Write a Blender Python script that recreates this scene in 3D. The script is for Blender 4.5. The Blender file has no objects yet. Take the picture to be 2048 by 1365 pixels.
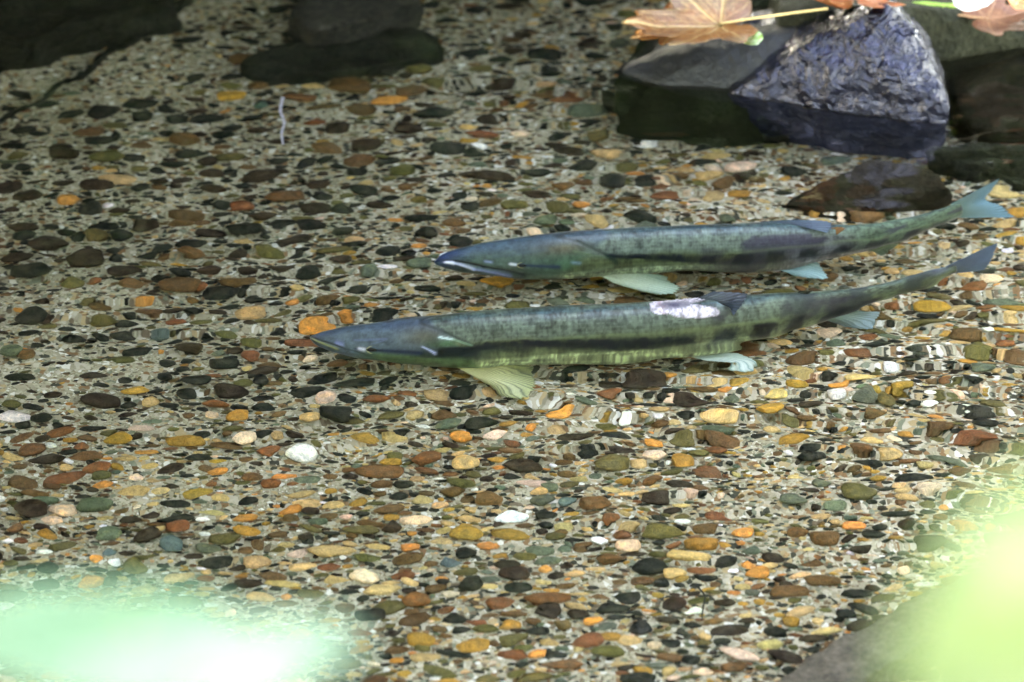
import bpy, bmesh, math, random
import numpy as np
from mathutils import Vector
R = math.radians
sc = bpy.context.scene
C = sc.collection
rng = np.random.default_rng(7)
random.seed(7)

# ------------------------------------------------------------------ camera, sky, sun, exposure
DIST, PITCH, FW = 6.0, R(28.0), 1.15           # metres to the middle of the picture, tilt down, width seen there
cam_d = bpy.data.cameras.new("camera"); cam = bpy.data.objects.new("camera", cam_d); C.objects.link(cam)
cam_d.sensor_width = 36.0; cam_d.lens = 36.0 * DIST / FW
cam.location = (0, -DIST * math.cos(PITCH), DIST * math.sin(PITCH))
cam.rotation_euler = (math.pi / 2 - PITCH, 0, 0)
cam_d.clip_start = 0.05; cam_d.clip_end = 500
cam_d.dof.use_dof = True; cam_d.dof.focus_distance = DIST - 0.05; cam_d.dof.aperture_fstop = 5.0
sc.camera = cam
SUN_EL, SUN_AZ = R(44), R(-24)                 # azimuth from +y (upstream) towards -x
w = bpy.data.worlds.new("World"); sc.world = w; w.use_nodes = True
nt = w.node_tree; bg = nt.nodes["Background"]
sky = nt.nodes.new("ShaderNodeTexSky"); sky.sky_type = 'NISHITA'; sky.sun_disc = False
sky.sun_elevation = SUN_EL; sky.sun_rotation = SUN_AZ
nt.links.new(sky.outputs[0], bg.inputs[0]); bg.inputs[1].default_value = 0.12
sun_d = bpy.data.lights.new("sun", 'SUN'); sun = bpy.data.objects.new("sun", sun_d); C.objects.link(sun)
sun_d.energy = 2.0; sun_d.angle = R(0.6); sun_d.color = (1, 0.95, 0.86)
sd = Vector((math.sin(SUN_AZ) * math.cos(SUN_EL), math.cos(SUN_AZ) * math.cos(SUN_EL), math.sin(SUN_EL)))
sun.rotation_euler = sd.to_track_quat('Z', 'Y').to_euler()
sun_d.cycles.use_multiple_importance_sampling = False
sc.view_settings.view_transform = 'Standard'; sc.view_settings.look = 'None'
sc.view_settings.exposure = 6.15; sc.view_settings.gamma = 1.0
sc.view_settings.use_white_balance = True
sc.view_settings.white_balance_temperature = 9900; sc.view_settings.white_balance_tint = 12
sc.cycles.use_denoising = True
sc.cycles.max_bounces = 10; sc.cycles.diffuse_bounces = 3; sc.cycles.glossy_bounces = 4
sc.cycles.transmission_bounces = 8; sc.cycles.transparent_max_bounces = 12
sc.cycles.sample_clamp_indirect = 6.0

# ------------------------------------------------------------------ picture <-> place
EYE = np.array(cam.location); FWD = np.array([0, math.cos(PITCH), -math.sin(PITCH)])
UPV = np.array([0, math.sin(PITCH), math.cos(PITCH)]); RT = np.array([1.0, 0, 0])
MPX = FW / 2048.0
def ray(px, py):
    d = FWD * DIST + RT * (px - 1024) * MPX - UPV * (py - 682.5) * MPX
    return d / np.linalg.norm(d)
def at(px, py, z=0.0):                           # above the water: straight ray
    d = ray(px, py); t = (z - EYE[2]) / d[2]; return EYE + d * t
def under(px, py, z):                            # below the water: bent at the surface
    d = ray(px, py); t = -EYE[2] / d[2]; p = EYE + d * t
    n = 1.333; h = d.copy(); h[2] = 0; s = h / n; k = -math.sqrt(1 - float(s @ s)); r = s + np.array([0, 0, k])
    return p + r * (z / r[2])
def pscale(p): return float((np.asarray(p) - EYE) @ FWD) / DIST * MPX     # metres per photo pixel at p
def dist_pt(px, py, dist):
    d = ray(px, py); return EYE + d * dist
def project(p):
    q = np.asarray(p) - EYE; k = DIST / (q @ FWD); return 1024 + (q @ RT) * k / MPX, 682.5 - (q @ UPV) * k / MPX
def to_px_under(p):                              # approximate inverse of under()
    z = p[2]; off = 0.92 * (-z)
    return project((p[0], p[1] - off * 0.97, 0.0))

def L(r, g, b):
    f = lambda c: (c / 255 / 12.92) if c / 255 <= .04045 else ((c / 255 + .055) / 1.055) ** 2.4
    return np.array([f(r), f(g), f(b)])

# ------------------------------------------------------------------ numpy noise
def _hash(ix, iy, iz, seed):
    h = (ix * 374761393 + iy * 668265263 + iz * 2147483647 + seed * 1274126177) & 0xffffffff
    h = ((h ^ (h >> 13)) * 1274126177) & 0xffffffff
    return ((h ^ (h >> 16)) & 0xffff) / 65535.0
def vnoise(p, seed=0):
    p = np.asarray(p, float); i = np.floor(p).astype(np.int64); f = p - i; f = f * f * (3 - 2 * f)
    out = 0
    for dx in (0, 1):
        for dy in (0, 1):
            for dz in (0, 1):
                wgt = (f[..., 0] if dx else 1 - f[..., 0]) * (f[..., 1] if dy else 1 - f[..., 1]) * (f[..., 2] if dz else 1 - f[..., 2])
                out = out + wgt * _hash(i[..., 0] + dx, i[..., 1] + dy, i[..., 2] + dz, seed)
    return out * 2 - 1
def fbm(p, seed=0, oct=4, gain=.5):
    a, s, o = 1.0, 0, 0; p = np.asarray(p, float)
    for k in range(oct):
        o = o + a * vnoise(p * 2 ** k + k * 17.3, seed + k); s += a; a *= gain
    return o / s
def sst(a, b, x):
    t = np.clip((x - a) / (b - a), 0, 1); return t * t * (3 - 2 * t)

# ------------------------------------------------------------------ object helpers
def tag(o, label=None, cat=None, group=None, kind=None):
    if label: o['label'] = label
    if cat: o['category'] = cat
    if group: o['group'] = group
    if kind: o['kind'] = kind
    return o
def empty(name, loc):
    o = bpy.data.objects.new(name, None); C.objects.link(o); o.location = loc; o.empty_display_size = .02; return o
def mesh_of(name, v, f, col=None, smooth=True):
    me = bpy.data.meshes.new(name); v = np.asarray(v, np.float32)
    me.vertices.add(len(v)); me.vertices.foreach_set("co", v.ravel())
    if isinstance(f, np.ndarray):
        n, k = f.shape; me.loops.add(n * k); me.loops.foreach_set("vertex_index", f.ravel().astype(np.int32))
        me.polygons.add(n); me.polygons.foreach_set("loop_start", (np.arange(n) * k).astype(np.int32))
    else:
        ls = [i for q in f for i in q]; me.loops.add(len(ls)); me.loops.foreach_set("vertex_index", ls)
        me.polygons.add(len(f)); st = np.cumsum([0] + [len(q) for q in f[:-1]]).astype(np.int32); me.polygons.foreach_set("loop_start", st)
    me.update(calc_edges=True)
    if smooth: me.polygons.foreach_set("use_smooth", np.ones(len(me.polygons), bool))
    if col is not None:
        a = me.color_attributes.new("col", 'FLOAT_COLOR', 'POINT'); c = np.ones((len(v), 4), np.float32); c[:, :3] = col
        a.data.foreach_set("color", c.ravel())
    me.validate(); return me
def link(name, me, mat=None, parent=None, loc=None):
    o = bpy.data.objects.new(name, me); C.objects.link(o)
    if mat and not me.materials: me.materials.append(mat)
    if loc is not None: o.location = loc
    if parent:
        o.parent = parent
        if loc is None: o.location = -Vector(parent.location)     # mesh given in world coordinates
    return o

# ------------------------------------------------------------------ materials
class N:
    def __init__(s, name):
        s.m = bpy.data.materials.new(name); s.m.use_nodes = True; s.t = s.m.node_tree; s.t.nodes.clear()
        s.out = s.t.nodes.new("ShaderNodeOutputMaterial")
    def n(s, typ, **kw):
        o = s.t.nodes.new("ShaderNode" + typ)
        for k, v in kw.items():
            if k in o.inputs.keys(): o.inputs[k].default_value = v
            else: setattr(o, k, v)
        return o
    def l(s, a, b): s.t.links.new(a, b)
    def ramp(s, fac, stops, interp='LINEAR'):
        r = s.t.nodes.new("ShaderNodeValToRGB"); e = r.color_ramp; e.interpolation = interp
        while len(e.elements) < len(stops): e.elements.new(.5)
        for x, (p, c) in zip(e.elements, stops): x.position = p; x.color = (*c, 1)
        s.l(fac, r.inputs[0]); return r.outputs[0]
    def mix(s, fac, a, b, mode='MIX'):
        m = s.t.nodes.new("ShaderNodeMix"); m.data_type = 'RGBA'; m.blend_type = mode
        for i, x in ((0, fac), (6, a), (7, b)):
            if hasattr(x, 'links'): s.l(x, m.inputs[i])
            else: m.inputs[i].default_value = x if i == 0 else (*x, 1)
        return m.outputs[2]
    def bump(s, h, dist, strength=1.0, prev=None):
        b = s.n("Bump"); b.inputs["Distance"].default_value = dist; b.inputs["Strength"].default_value = strength; s.l(h, b.inputs["Height"])
        if prev: s.l(prev, b.inputs["Normal"])
        return b.outputs[0]
    def math(s, op, a, b=0.0, c=None):
        m = s.n("Math", operation=op)
        for i, x in enumerate((a, b) + ((c,) if c is not None else ())):
            if hasattr(x, 'links'): s.l(x, m.inputs[i])
            else: m.inputs[i].default_value = x
        return m.outputs[0]
    def noise(s, vec, scale, detail=3, rough=.5):
        t = s.n("TexNoise", Scale=scale, Detail=detail, Roughness=rough)
        if vec is not None: s.l(vec, t.inputs["Vector"])
        return t.outputs[0]

def mat_pebble():
    m = N("river_stone"); g = m.n("NewGeometry").outputs["Position"]
    at_ = m.n("Attribute"); at_.attribute_name = "col"
    n1 = m.noise(g, 130, 4, .65); n2 = m.noise(g, 600, 2); n3 = m.noise(g, 45, 2)
    c = m.mix(m.math('MULTIPLY', n3, .0), at_.outputs[0], at_.outputs[0])
    c = m.mix(1.0, c, m.ramp(n1, [(.25, (.55, .57, .55)), (.5, (1, 1, 1)), (.75, (1.55, 1.45, 1.3))]), 'MULTIPLY')
    c = m.mix(1.0, c, m.ramp(n2, [(.3, (.7, .7, .7)), (.6, (1.15, 1.15, 1.15))]), 'MULTIPLY')
    silt = m.ramp(m.noise(g, 75, 5, .7), [(.42, (.01, .01, .01)), (.72, (.18, .18, .18))]); c = m.mix(silt, c, (.235, .205, .13))    # a film of silt on the stones
    b = m.n("BsdfPrincipled", Roughness=.55); b.inputs["Specular IOR Level"].default_value = .06; m.l(c, b.inputs["Base Color"])
    m.l(m.bump(n2, .0006, 1.0, m.bump(n1, .0030)), b.inputs["Normal"]); m.l(b.outputs[0], m.out.inputs[0]); return m.m

def mat_bed():
    m = N("sand_and_grit"); g = m.n("NewGeometry").outputs["Position"]
    v = m.n("TexVoronoi", Scale=170.0); m.l(g, v.inputs["Vector"])
    v2 = m.n("TexVoronoi", Scale=420.0); m.l(g, v2.inputs["Vector"])
    sep = m.n("SeparateColor"); m.l(v.outputs["Color"], sep.inputs[0])
    sep2 = m.n("SeparateColor"); m.l(v2.outputs["Color"], sep2.inputs[0])
    grit = m.ramp(sep.outputs[0], [(0, (.05, .05, .035)), (.13, (.16, .12, .075)), (.26, (.32, .28, .19)), (.5, (.44, .39, .29)), (.68, (.38, .28, .15)), (.78, (.22, .125, .06)), (.86, (.18, .19, .13)), (.94, (.62, .59, .5))], 'CONSTANT')
    grain = m.ramp(sep2.outputs[0], [(0, (.20, .18, .115)), (.25, (.33, .30, .20)), (.6, (.41, .375, .26)), (.85, (.26, .20, .13)), (.94, (.56, .52, .43))], 'CONSTANT')
    pn = m.noise(g, 14, 4, .6); sel = m.math('ADD', m.math('MULTIPLY', sep.outputs[1], .6), m.math('MULTIPLY', pn, .8))
    sx = m.n("SeparateXYZ"); m.l(g, sx.inputs[0]); sel = m.math('ADD', sel, m.math('MULTIPLY', sx.outputs[0], .16)); fac = m.ramp(sel, [(.56, (0, 0, 0)), (.6, (1, 1, 1))])
    c = m.mix(fac, grain, grit)
    c = m.mix(1.0, c, m.ramp(m.noise(g, 5, 3), [(.3, (.8, .8, .76)), (.7, (1.12, 1.12, 1.12))]), 'MULTIPLY')
    b = m.n("BsdfPrincipled", Roughness=.85); b.inputs["Specular IOR Level"].default_value = .06; m.l(c, b.inputs["Base Color"])
    h1 = m.math('MULTIPLY', m.math('SUBTRACT', 1.0, v.outputs["Distance"]), fac)
    n = m.bump(h1, .002); n = m.bump(v2.outputs["Distance"], .0007, 1.0, n); n = m.bump(m.noise(g, 60, 4), .007, 1.0, n)
    m.l(n, b.inputs["Normal"]); m.l(b.outputs[0], m.out.inputs[0]); return m.m

def mat_water():
    m = N("clear_water"); g = m.n("NewGeometry").outputs["Position"]
    def stretched(sx, sy):
        mp = m.n("Mapping"); mp.inputs["Scale"].default_value = (sx, sy, 1); m.l(g, mp.inputs[0]); return mp.outputs[0]
    s = m.n("SeparateXYZ"); m.l(g, s.inputs[0])
    # rougher on the +x side, calm water towards -x
    amp = m.math('MULTIPLY_ADD', m.n("MapRange").outputs[0], 1.0, 0.0)
    mr = [x for x in m.t.nodes if x.type == 'MAP_RANGE'][0]; m.l(s.outputs[0], mr.inputs[0])
    mr.inputs[1].default_value = -.6; mr.inputs[2].default_value = .6; mr.inputs[3].default_value = .55; mr.inputs[4].default_value = 1.05
    pn = m.noise(g, 2.7, 2); patch = m.n("MapRange"); m.l(pn, patch.inputs[0])
    patch.inputs[1].default_value = .35; patch.inputs[2].default_value = .65; patch.inputs[3].default_value = .4; patch.inputs[4].default_value = 1.4
    my = m.n('MapRange'); m.l(s.outputs[1], my.inputs[0]); my.inputs[1].default_value = -.95; my.inputs[2].default_value = -.25; my.inputs[3].default_value = .5
    amp = m.math('MULTIPLY', m.math('MULTIPLY', mr.outputs[0], my.outputs[0]), patch.outputs[0])
    h = m.math('ADD', m.math('MULTIPLY', m.noise(stretched(7, 14), 1, 1), .0042), m.math('MULTIPLY', m.noise(stretched(15, 30), 1, 0), .0019))
    h = m.math('ADD', h, m.math('MULTIPLY', m.noise(stretched(60, 110), 1, 0), .00005))
    n = m.bump(m.math('MULTIPLY', h, amp), 1.0)
    b = m.n("BsdfGlass", IOR=1.333, Roughness=0.0); b.inputs["Color"].default_value = (1, 1, 1, 1)
    m.l(n, b.inputs["Normal"]); m.l(b.outputs[0], m.out.inputs[0]); return m.m

def mat_rock(name, dark, light, rough, bump, scale=30, coat=0.0, foot_tone=False, ior=1.5):
    m = N(name); g = m.n("NewGeometry").outputs["Position"]
    n1 = m.noise(g, scale, 6, .6); n2 = m.noise(g, scale * 5, 4, .6)
    c = m.mix(n1, dark, light)
    c = m.mix(1.0, c, m.ramp(n2, [(.3, (.6, .6, .6)), (.7, (1.4, 1.4, 1.4))]), 'MULTIPLY')
    b = m.n("BsdfPrincipled", Roughness=rough); m.l(c, b.inputs["Base Color"])
    b.inputs["Coat Weight"].default_value = coat; b.inputs["Coat Roughness"].default_value = .03; b.inputs["IOR"].default_value = ior; b.inputs["Coat IOR"].default_value = ior
    if "submerged" in name or "wood" in name: b.inputs["Specular IOR Level"].default_value = .06   # stone under water hardly shines
    if foot_tone:                                                   # below the waterline: blue-grey tone on glossy rock, dark green on others
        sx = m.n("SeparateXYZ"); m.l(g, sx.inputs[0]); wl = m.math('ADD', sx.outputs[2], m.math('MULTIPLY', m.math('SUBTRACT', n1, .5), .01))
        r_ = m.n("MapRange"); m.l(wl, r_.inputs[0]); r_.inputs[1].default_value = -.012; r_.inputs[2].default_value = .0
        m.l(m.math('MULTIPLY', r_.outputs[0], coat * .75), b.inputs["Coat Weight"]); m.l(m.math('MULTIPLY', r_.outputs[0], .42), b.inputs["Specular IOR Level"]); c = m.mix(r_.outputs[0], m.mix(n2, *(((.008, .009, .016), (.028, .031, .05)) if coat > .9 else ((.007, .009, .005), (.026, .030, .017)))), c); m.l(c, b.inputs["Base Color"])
    if coat > .9: b.inputs['Specular Tint'].default_value = (.6, .62, 1, 1); b.inputs['Coat Tint'].default_value = (.8, .82, 1, 1)  # blue of the sky's sheen put into the gloss tints
    if coat > .9:                                               # chipped facets
        v = m.n("TexVoronoi", Scale=34.0); m.l(g, v.inputs["Vector"]); v.feature = 'SMOOTH_F1'; v.inputs['Smoothness'].default_value = .25; cn = m.bump(v.outputs["Distance"], .009)
        w2 = m.n("TexNoise", Scale=48.0, Detail=4.0, Distortion=1.2); m.l(g, w2.inputs["Vector"]); cn = m.bump(w2.outputs[0], .0135, 1.0, cn)
        cc_ = cn
    n = m.bump(n1, bump, 1.0, cc_ if coat > .9 else None); n = m.bump(n2, bump * .2, 1.0, n)
    m.l(n, b.inputs["Normal"]); m.l(n, b.inputs["Coat Normal"]); m.l(b.outputs[0], m.out.inputs[0]); return m.m

def mat_vcol(name, rough=.45, noise_scale=300, amt=.25, bump=.0005, transl=0.0, coat=0.0, spec=.5):
    m = N(name); g = m.n("NewGeometry").outputs["Position"]
    at_ = m.n("Attribute"); at_.attribute_name = "col"; n1 = m.noise(g, noise_scale, 3)
    c = m.mix(1.0, at_.outputs[0], m.ramp(n1, [(.3, (1 - amt,) * 3), (.7, (1 + amt,) * 3)]), 'MULTIPLY')
    b = m.n("BsdfPrincipled", Roughness=rough); m.l(c, b.inputs["Base Color"]); b.inputs["Coat Weight"].default_value = coat
    b.inputs["Specular IOR Level"].default_value = spec
    if bump: m.l(m.bump(n1, bump), b.inputs["Normal"])
    if transl:
        t = m.n("BsdfTranslucent"); m.l(c, t.inputs[0]); x = m.n("MixShader"); x.inputs[0].default_value = transl
        m.l(b.outputs[0], x.inputs[1]); m.l(t.outputs[0], x.inputs[2]); m.l(x.outputs[0], m.out.inputs[0])
    else: m.l(b.outputs[0], m.out.inputs[0])
    return m.m

M_PEB = mat_pebble(); M_BED = mat_bed(); M_WATER = mat_water()
M_WET = mat_rock("wet_black_rock", (.0008, .001, .0016), (.004, .0045, .010), .10, .004, 38, .95, True, 1.40)  # slate-blue base carries some of the sky's sheen
M_ROCK = mat_rock("dark_submerged_rock", (.002, .0025, .002), (.045, .046, .030), .6, .022, 26)
M_SLAB = mat_rock("submerged_grey_slab", (.012, .012, .010), (.075, .07, .055), .6, .012, 22)
M_DAMP = mat_rock("damp_grey_rock", (.002, .0025, .003), (.009, .0095, .010), .55, .008, 40, .0, True)
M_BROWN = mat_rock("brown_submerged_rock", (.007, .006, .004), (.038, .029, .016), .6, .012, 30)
M_BARK = mat_rock("weathered_wood", (.012, .010, .007), (.17, .145, .11), .7, .008, 26)
M_FISH = mat_vcol("fish_skin", .34, 700, .16, .0003, spec=.35)
M_FIN = mat_vcol("fin_membrane", .4, 500, .12, .0002, .3)
M_LEAF = mat_vcol("dead_leaf", .45, 260, .25, .001, .15)
M_GREEN = mat_vcol("green_leaf", .7, 120, .15, .001, .5, spec=.03)
M_TREE = mat_vcol("tree_foliage", .6, 3, .3, 0, .15)
M_TRUNK = mat_rock("tree_bark", (.03, .025, .02), (.09, .075, .06), .8, .02, 6)
mm = N("fish_eye_black"); b_ = mm.n("BsdfPrincipled", Roughness=.1); b_.inputs["Base Color"].default_value = (.006, .007, .01, 1); mm.l(b_.outputs[0], mm.out.inputs[0]); M_EYE = mm.m

# ------------------------------------------------------------------ ground (streambed rising into both banks) and water
def bed_z(x, y):
    x = np.asarray(x, float); y = np.asarray(y, float)
    z = -0.172 + .010 * vnoise(np.stack([x * 2.2, y * 1.8, x * 0], -1), 3)
    z = z + .11 * sst(.35, 1.5, y) * sst(.1, -.7, x)          # sand bar at the far side
    z = z + .5 * sst(2.2, 6, y) * 1.0 + .35 * sst(1.25, 1.9, y) * sst(.0, .6, x)
    z = z + .6 * sst(-1.9, -3.2, y)
    far = np.clip(np.hypot(x, y) - 10, 0, None); z = z + .02 * far
    return z
def axis(lo, hi, step, far):
    a = list(np.arange(lo, hi + 1e-6, step)); s = step; p = hi
    while p < far: s *= 1.25; p += s; a.append(p)
    s = step; p = lo
    while p > -far: s *= 1.25; p -= s; a.insert(0, p)
    return np.array(a)
def grid_mesh(name, xs, ys, zf):
    X, Y = np.meshgrid(xs, ys, indexing='ij'); Z = zf(X, Y)
    v = np.stack([X, Y, Z], -1).reshape(-1, 3); nx, ny = X.shape
    i = np.arange(nx - 1)[:, None] * ny + np.arange(ny - 1)[None]
    f = np.stack([i, i + ny, i + ny + 1, i + 1], -1).reshape(-1, 4); return mesh_of(name, v, f)
fine = lambda X, Y: bed_z(X, Y) + .004 * fbm(np.stack([X * 22, Y * 22, X * 0], -1), 5, 3)
link("ground", grid_mesh("ground", axis(-.9, .9, .012, 60), axis(-1.2, 1.6, .012, 60), fine), M_BED)['kind'] = 'structure'
link("water", grid_mesh("water", axis(-2, 2, .5, 40), np.array([-2.9, -1.5, 0, 1.5, 3, 4.2]), lambda X, Y: X * 0), M_WATER)['kind'] = 'structure'

# ------------------------------------------------------------------ pebbles
_bm = bmesh.new(); bmesh.ops.create_icosphere(_bm, subdivisions=3, radius=1); ICO3 = np.array([v.co[:] for v in _bm.verts]); F3 = np.array([[v.index for v in f.verts] for f in _bm.faces]); _bm.free()
_bm = bmesh.new(); bmesh.ops.create_icosphere(_bm, subdivisions=2, radius=1); ICO2 = np.array([v.co[:] for v in _bm.verts]); F2 = np.array([[v.index for v in f.verts] for f in _bm.faces]); _bm.free()
_bm = bmesh.new(); bmesh.ops.create_icosphere(_bm, subdivisions=1, radius=1); ICO1 = np.array([v.co[:] for v in _bm.verts]); F1 = np.array([[v.index for v in f.verts] for f in _bm.faces]); _bm.free()
def stone_shape(P, seed, rough=.16):
    r = 1 + rough * 1.9 * vnoise(P * 1.1 + seed * 3.1, seed) + rough * .6 * vnoise(P * 2.3 + seed, seed + 5)
    Q = P * r[:, None]
    rs = np.random.default_rng(seed)
    for k in range(rs.integers(3, 9)):                        # a few worn flat faces
        n = rs.normal(size=3) * (1, 1, .7); n /= np.linalg.norm(n); d = rs.uniform(.55, .9)
        e = Q @ n - d; Q = Q - np.outer(np.where(e > 0, e * .75, 0), n)
    return Q / np.abs(Q).max(0)
SH3 = [stone_shape(ICO3, s) for s in range(26)]; SH2 = [stone_shape(ICO2, s) for s in range(24)]; SH1 = [stone_shape(ICO1, s) for s in range(14)]
PAL = {'K': ((24, 28, 23), 'near-black'), 'D': ((44, 33, 23), 'dark brown'), 'R': ((110, 68, 40), 'red-brown'), 'O': ((190, 124, 62), 'orange'),
       'T': ((182, 150, 98), 'tan'), 'V': ((84, 78, 42), 'olive'), 'G': ((82, 92, 72), 'grey-green'), 'S': ((74, 94, 92), 'slate-blue'),
       'W': ((225, 220, 208), 'white'), 'P': ((214, 180, 148), 'pale peach'), 'B': ((94, 68, 40), 'brown'), 'Y': ((158, 118, 52), 'ochre')}
A_ = (0, 400, 2.904); B_ = (0, 750, 2.904); C_ = (600, 720, 2.904); D_ = (1250, 640, 2.551); E_ = (700, 1000, 2.56); F_ = (0, 120, 2.904); G_ = (600, 120, 2.904)
HAND = {
 'A': (A_, "530,50,150,90,K 140,165,190,55,D 290,165,90,50,K 560,205,140,85,V 710,200,140,85,K 280,250,250,75,D 450,220,90,45,K 500,340,230,140,D 180,400,240,120,K 675,345,100,60,K 705,420,220,60,D 425,475,150,70,V 560,470,80,70,R 250,590,120,50,D 185,675,200,95,K 255,695,110,50,D 850,150,150,70,D 1050,130,170,50,B 1430,165,240,75,K 1520,100,180,60,D 1400,40,150,55,R 1800,155,200,65,K 1980,190,150,60,K 1110,255,190,65,K 940,285,130,50,K 870,320,140,40,K 1115,310,170,65,B 1575,300,190,50,V 1050,365,110,35,Y 1220,405,150,65,D 880,375,130,50,V 1790,425,150,75,K 1060,430,170,60,K 1060,500,280,90,B 1165,500,90,45,R 590,625,140,65,B 1000,640,130,55,D 1125,650,140,55,K 600,700,150,55,V 740,720,150,60,K 1020,705,130,55,R 1440,660,220,75,T 1600,600,90,100,K 1690,590,90,75,O 840,580,110,45,O 1840,725,210,80,O 2010,670,90,50,O 730,790,170,35,K 930,780,120,45,S 1100,855,170,90,D 965,945,120,60,K 1285,950,210,60,K 1360,870,100,55,D 1270,890,90,40,G 1455,905,120,70,R 150,895,120,80,B 60,870,150,90,G 1150,1055,220,85,K 1515,1040,95,70,K 950,1030,90,45,K 790,1105,180,60,Y 600,1170,280,90,D 240,1260,130,70,K 140,1310,120,50,K 1250,1185,170,60,R 1380,1255,150,90,Y 1230,1250,90,60,P 110,1030,190,35,K"),
 'B': (B_, "690,375,180,80,Y 560,545,180,60,R 385,540,90,45,T 800,590,110,45,P 370,780,170,65,P 190,785,200,150,D 190,430,160,80,B 290,410,80,60,W 480,415,100,60,R 100,890,100,80,B 310,850,130,60,P 620,920,180,80,G 850,930,170,130,D 1030,880,150,85,R 1010,985,160,85,S 1200,1010,180,60,G 790,1115,150,90,V 280,1120,140,90,K 640,1205,90,80,D 560,1070,90,50,O 670,1090,80,40,W 630,1035,100,50,S 1270,560,140,45,O 1420,830,150,50,O 1560,440,150,90,R 1760,450,190,90,W 1150,480,170,50,K 1690,835,110,60,B 1815,790,110,55,D 1570,630,130,55,R 1650,590,150,45,O 1470,590,130,45,B 1770,940,90,110,D"),
 'C': (C_, "735,565,200,75,R 960,590,170,80,T 1310,620,230,80,D 1790,600,240,90,V 1050,365,200,60,K 860,370,160,50,G 455,235,190,60,R 190,310,250,90,K 60,345,130,55,T 150,225,150,60,P 1510,310,170,90,O 955,445,160,70,O 1110,275,80,40,S 1340,400,80,50,O 1900,345,80,45,W 1950,130,160,120,D 1790,195,170,70,R 630,195,130,45,R 600,715,130,60,K 285,680,110,45,D 1100,800,170,80,B 1000,870,70,60,T 820,840,110,50,T 970,1000,210,100,Y 1235,905,220,65,W 1430,895,150,50,K 1710,835,200,100,B 1400,810,170,75,G 1550,815,110,70,S 535,970,140,80,D 350,980,230,60,V 640,1090,120,60,O 1110,1080,150,45,O 1910,1070,160,75,P 1740,1045,120,50,W 1490,1020,130,60,V 1800,925,100,60,R 1870,1000,110,45,R 1810,1160,170,75,B 1250,1240,200,80,D 1440,1165,170,45,G 1430,1210,90,40,O 1600,1245,130,50,T 960,1120,140,70,K 870,1175,150,60,S 600,1250,150,50,R 380,1260,190,90,P 985,1310,160,110,K 65,875,110,55,K 35,1050,80,80,K"),
 'D': (D_, "110,300,200,80,D 400,345,180,55,B 350,420,210,70,D 550,390,90,60,G 490,495,200,45,T 740,460,150,100,Y 880,325,140,60,Y 765,375,130,40,T 1110,330,120,45,O 1090,385,100,60,W 1180,295,190,50,T 1230,385,150,90,G 1330,405,120,90,V 1420,355,150,60,Y 1560,415,90,50,W 1260,475,130,60,B 1830,520,140,65,K 1780,610,200,70,R 1480,410,110,40,K 960,440,140,50,D 880,410,110,45,K 950,690,150,60,K 1210,660,130,70,B 1350,690,150,65,T 1190,870,200,100,V 1000,830,130,75,G 870,925,170,50,G 165,905,150,60,D 470,650,120,60,R 380,675,110,55,V 290,715,130,65,Y 150,620,110,80,O 150,690,140,60,P 130,820,120,50,B 560,895,60,35,K 180,1080,260,70,V 290,1022,90,40,W 395,1140,190,75,Y 610,1090,130,55,O 120,1260,215,80,K 880,1085,120,60,B 1010,1115,190,70,B 1170,1055,130,55,O 1270,1100,140,50,K 1440,1050,110,50,D 1605,1015,90,50,B 890,1150,60,35,P 960,1235,150,40,B 680,1285,140,65,O 515,1235,120,50,K 1010,1330,200,60,B 1590,565,170,45,B 1800,150,150,80,V 1850,65,80,50,W 1950,120,120,50,R 1830,245,140,60,G"),
 'E': (E_, "1655,530,150,75,D 1340,550,190,55,K 1370,605,110,40,K 1475,590,65,45,K 1490,410,140,40,B 1600,418,90,38,K 1160,580,120,55,D 1010,570,150,80,D 850,590,170,40,B 545,605,140,55,K 90,595,190,60,K 545,790,220,35,K 965,785,100,45,O 885,848,90,30,K 1090,842,210,40,B 1800,880,120,45,P 1960,855,140,65,B 1570,850,130,50,G 1420,745,85,28,K 965,675,130,45,K 1080,645,100,60,B 820,640,120,38,Y 1920,525,110,45,D 1870,620,110,40,B 1750,650,110,35,K 1240,620,110,45,O 340,505,160,80,R 950,910,190,45,V 715,915,150,40,V 745,870,70,35,O"),
 'F': (F_, "85,510,160,65,K 35,615,80,55,K 130,620,100,45,K 600,290,200,110,K 810,330,160,70,K 970,290,110,55,K 540,375,90,35,O 1340,210,180,60,Y 1350,150,130,50,V 1200,340,220,55,K 1340,395,150,50,K 1510,410,150,50,D 1080,460,200,80,B 620,560,220,70,V 380,550,200,90,D 1100,545,200,55,K 1030,610,210,45,K 1210,590,130,60,D 1740,215,220,60,B 1510,265,90,45,S 1830,365,140,50,R 1970,390,150,65,D 1500,680,270,90,D 1240,750,160,60,D 1850,720,160,80,D 1650,790,230,80,B 560,730,230,70,D 160,790,190,80,D 1340,570,200,60,V 1240,660,170,60,D"),
 'G': (G_, "290,150,260,110,B 500,60,180,70,K 700,50,160,70,V 1540,225,220,70,R 1660,300,240,80,G 1030,180,180,80,K 770,310,250,100,K 980,395,130,40,T 1080,435,220,35,R 1290,425,130,50,P 1740,440,180,80,V 620,460,110,28,Y 390,490,190,80,D 640,400,200,90,D 160,520,190,70,B 310,650,150,60,K 600,640,170,80,V 1090,660,350,60,D 1380,640,160,55,K 1550,730,150,55,B 1640,620,180,100,K 1820,700,150,110,K 1950,670,130,50,O 1640,840,120,45,O 780,765,90,60,K 700,815,120,45,V 1380,790,180,60,D 1000,855,130,50,K 1240,845,170,45,V 890,945,150,60,B 1420,930,150,80,G 740,1000,140,55,K 250,870,150,60,K 310,1070,160,35,K 390,1225,110,90,G 240,1165,160,50,D 690,1180,160,60,G 905,1270,140,50,D 1160,1290,220,70,Y 690,1085,110,45,O"),
}
stones = []                                   # px, py, w, h, colour key
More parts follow.
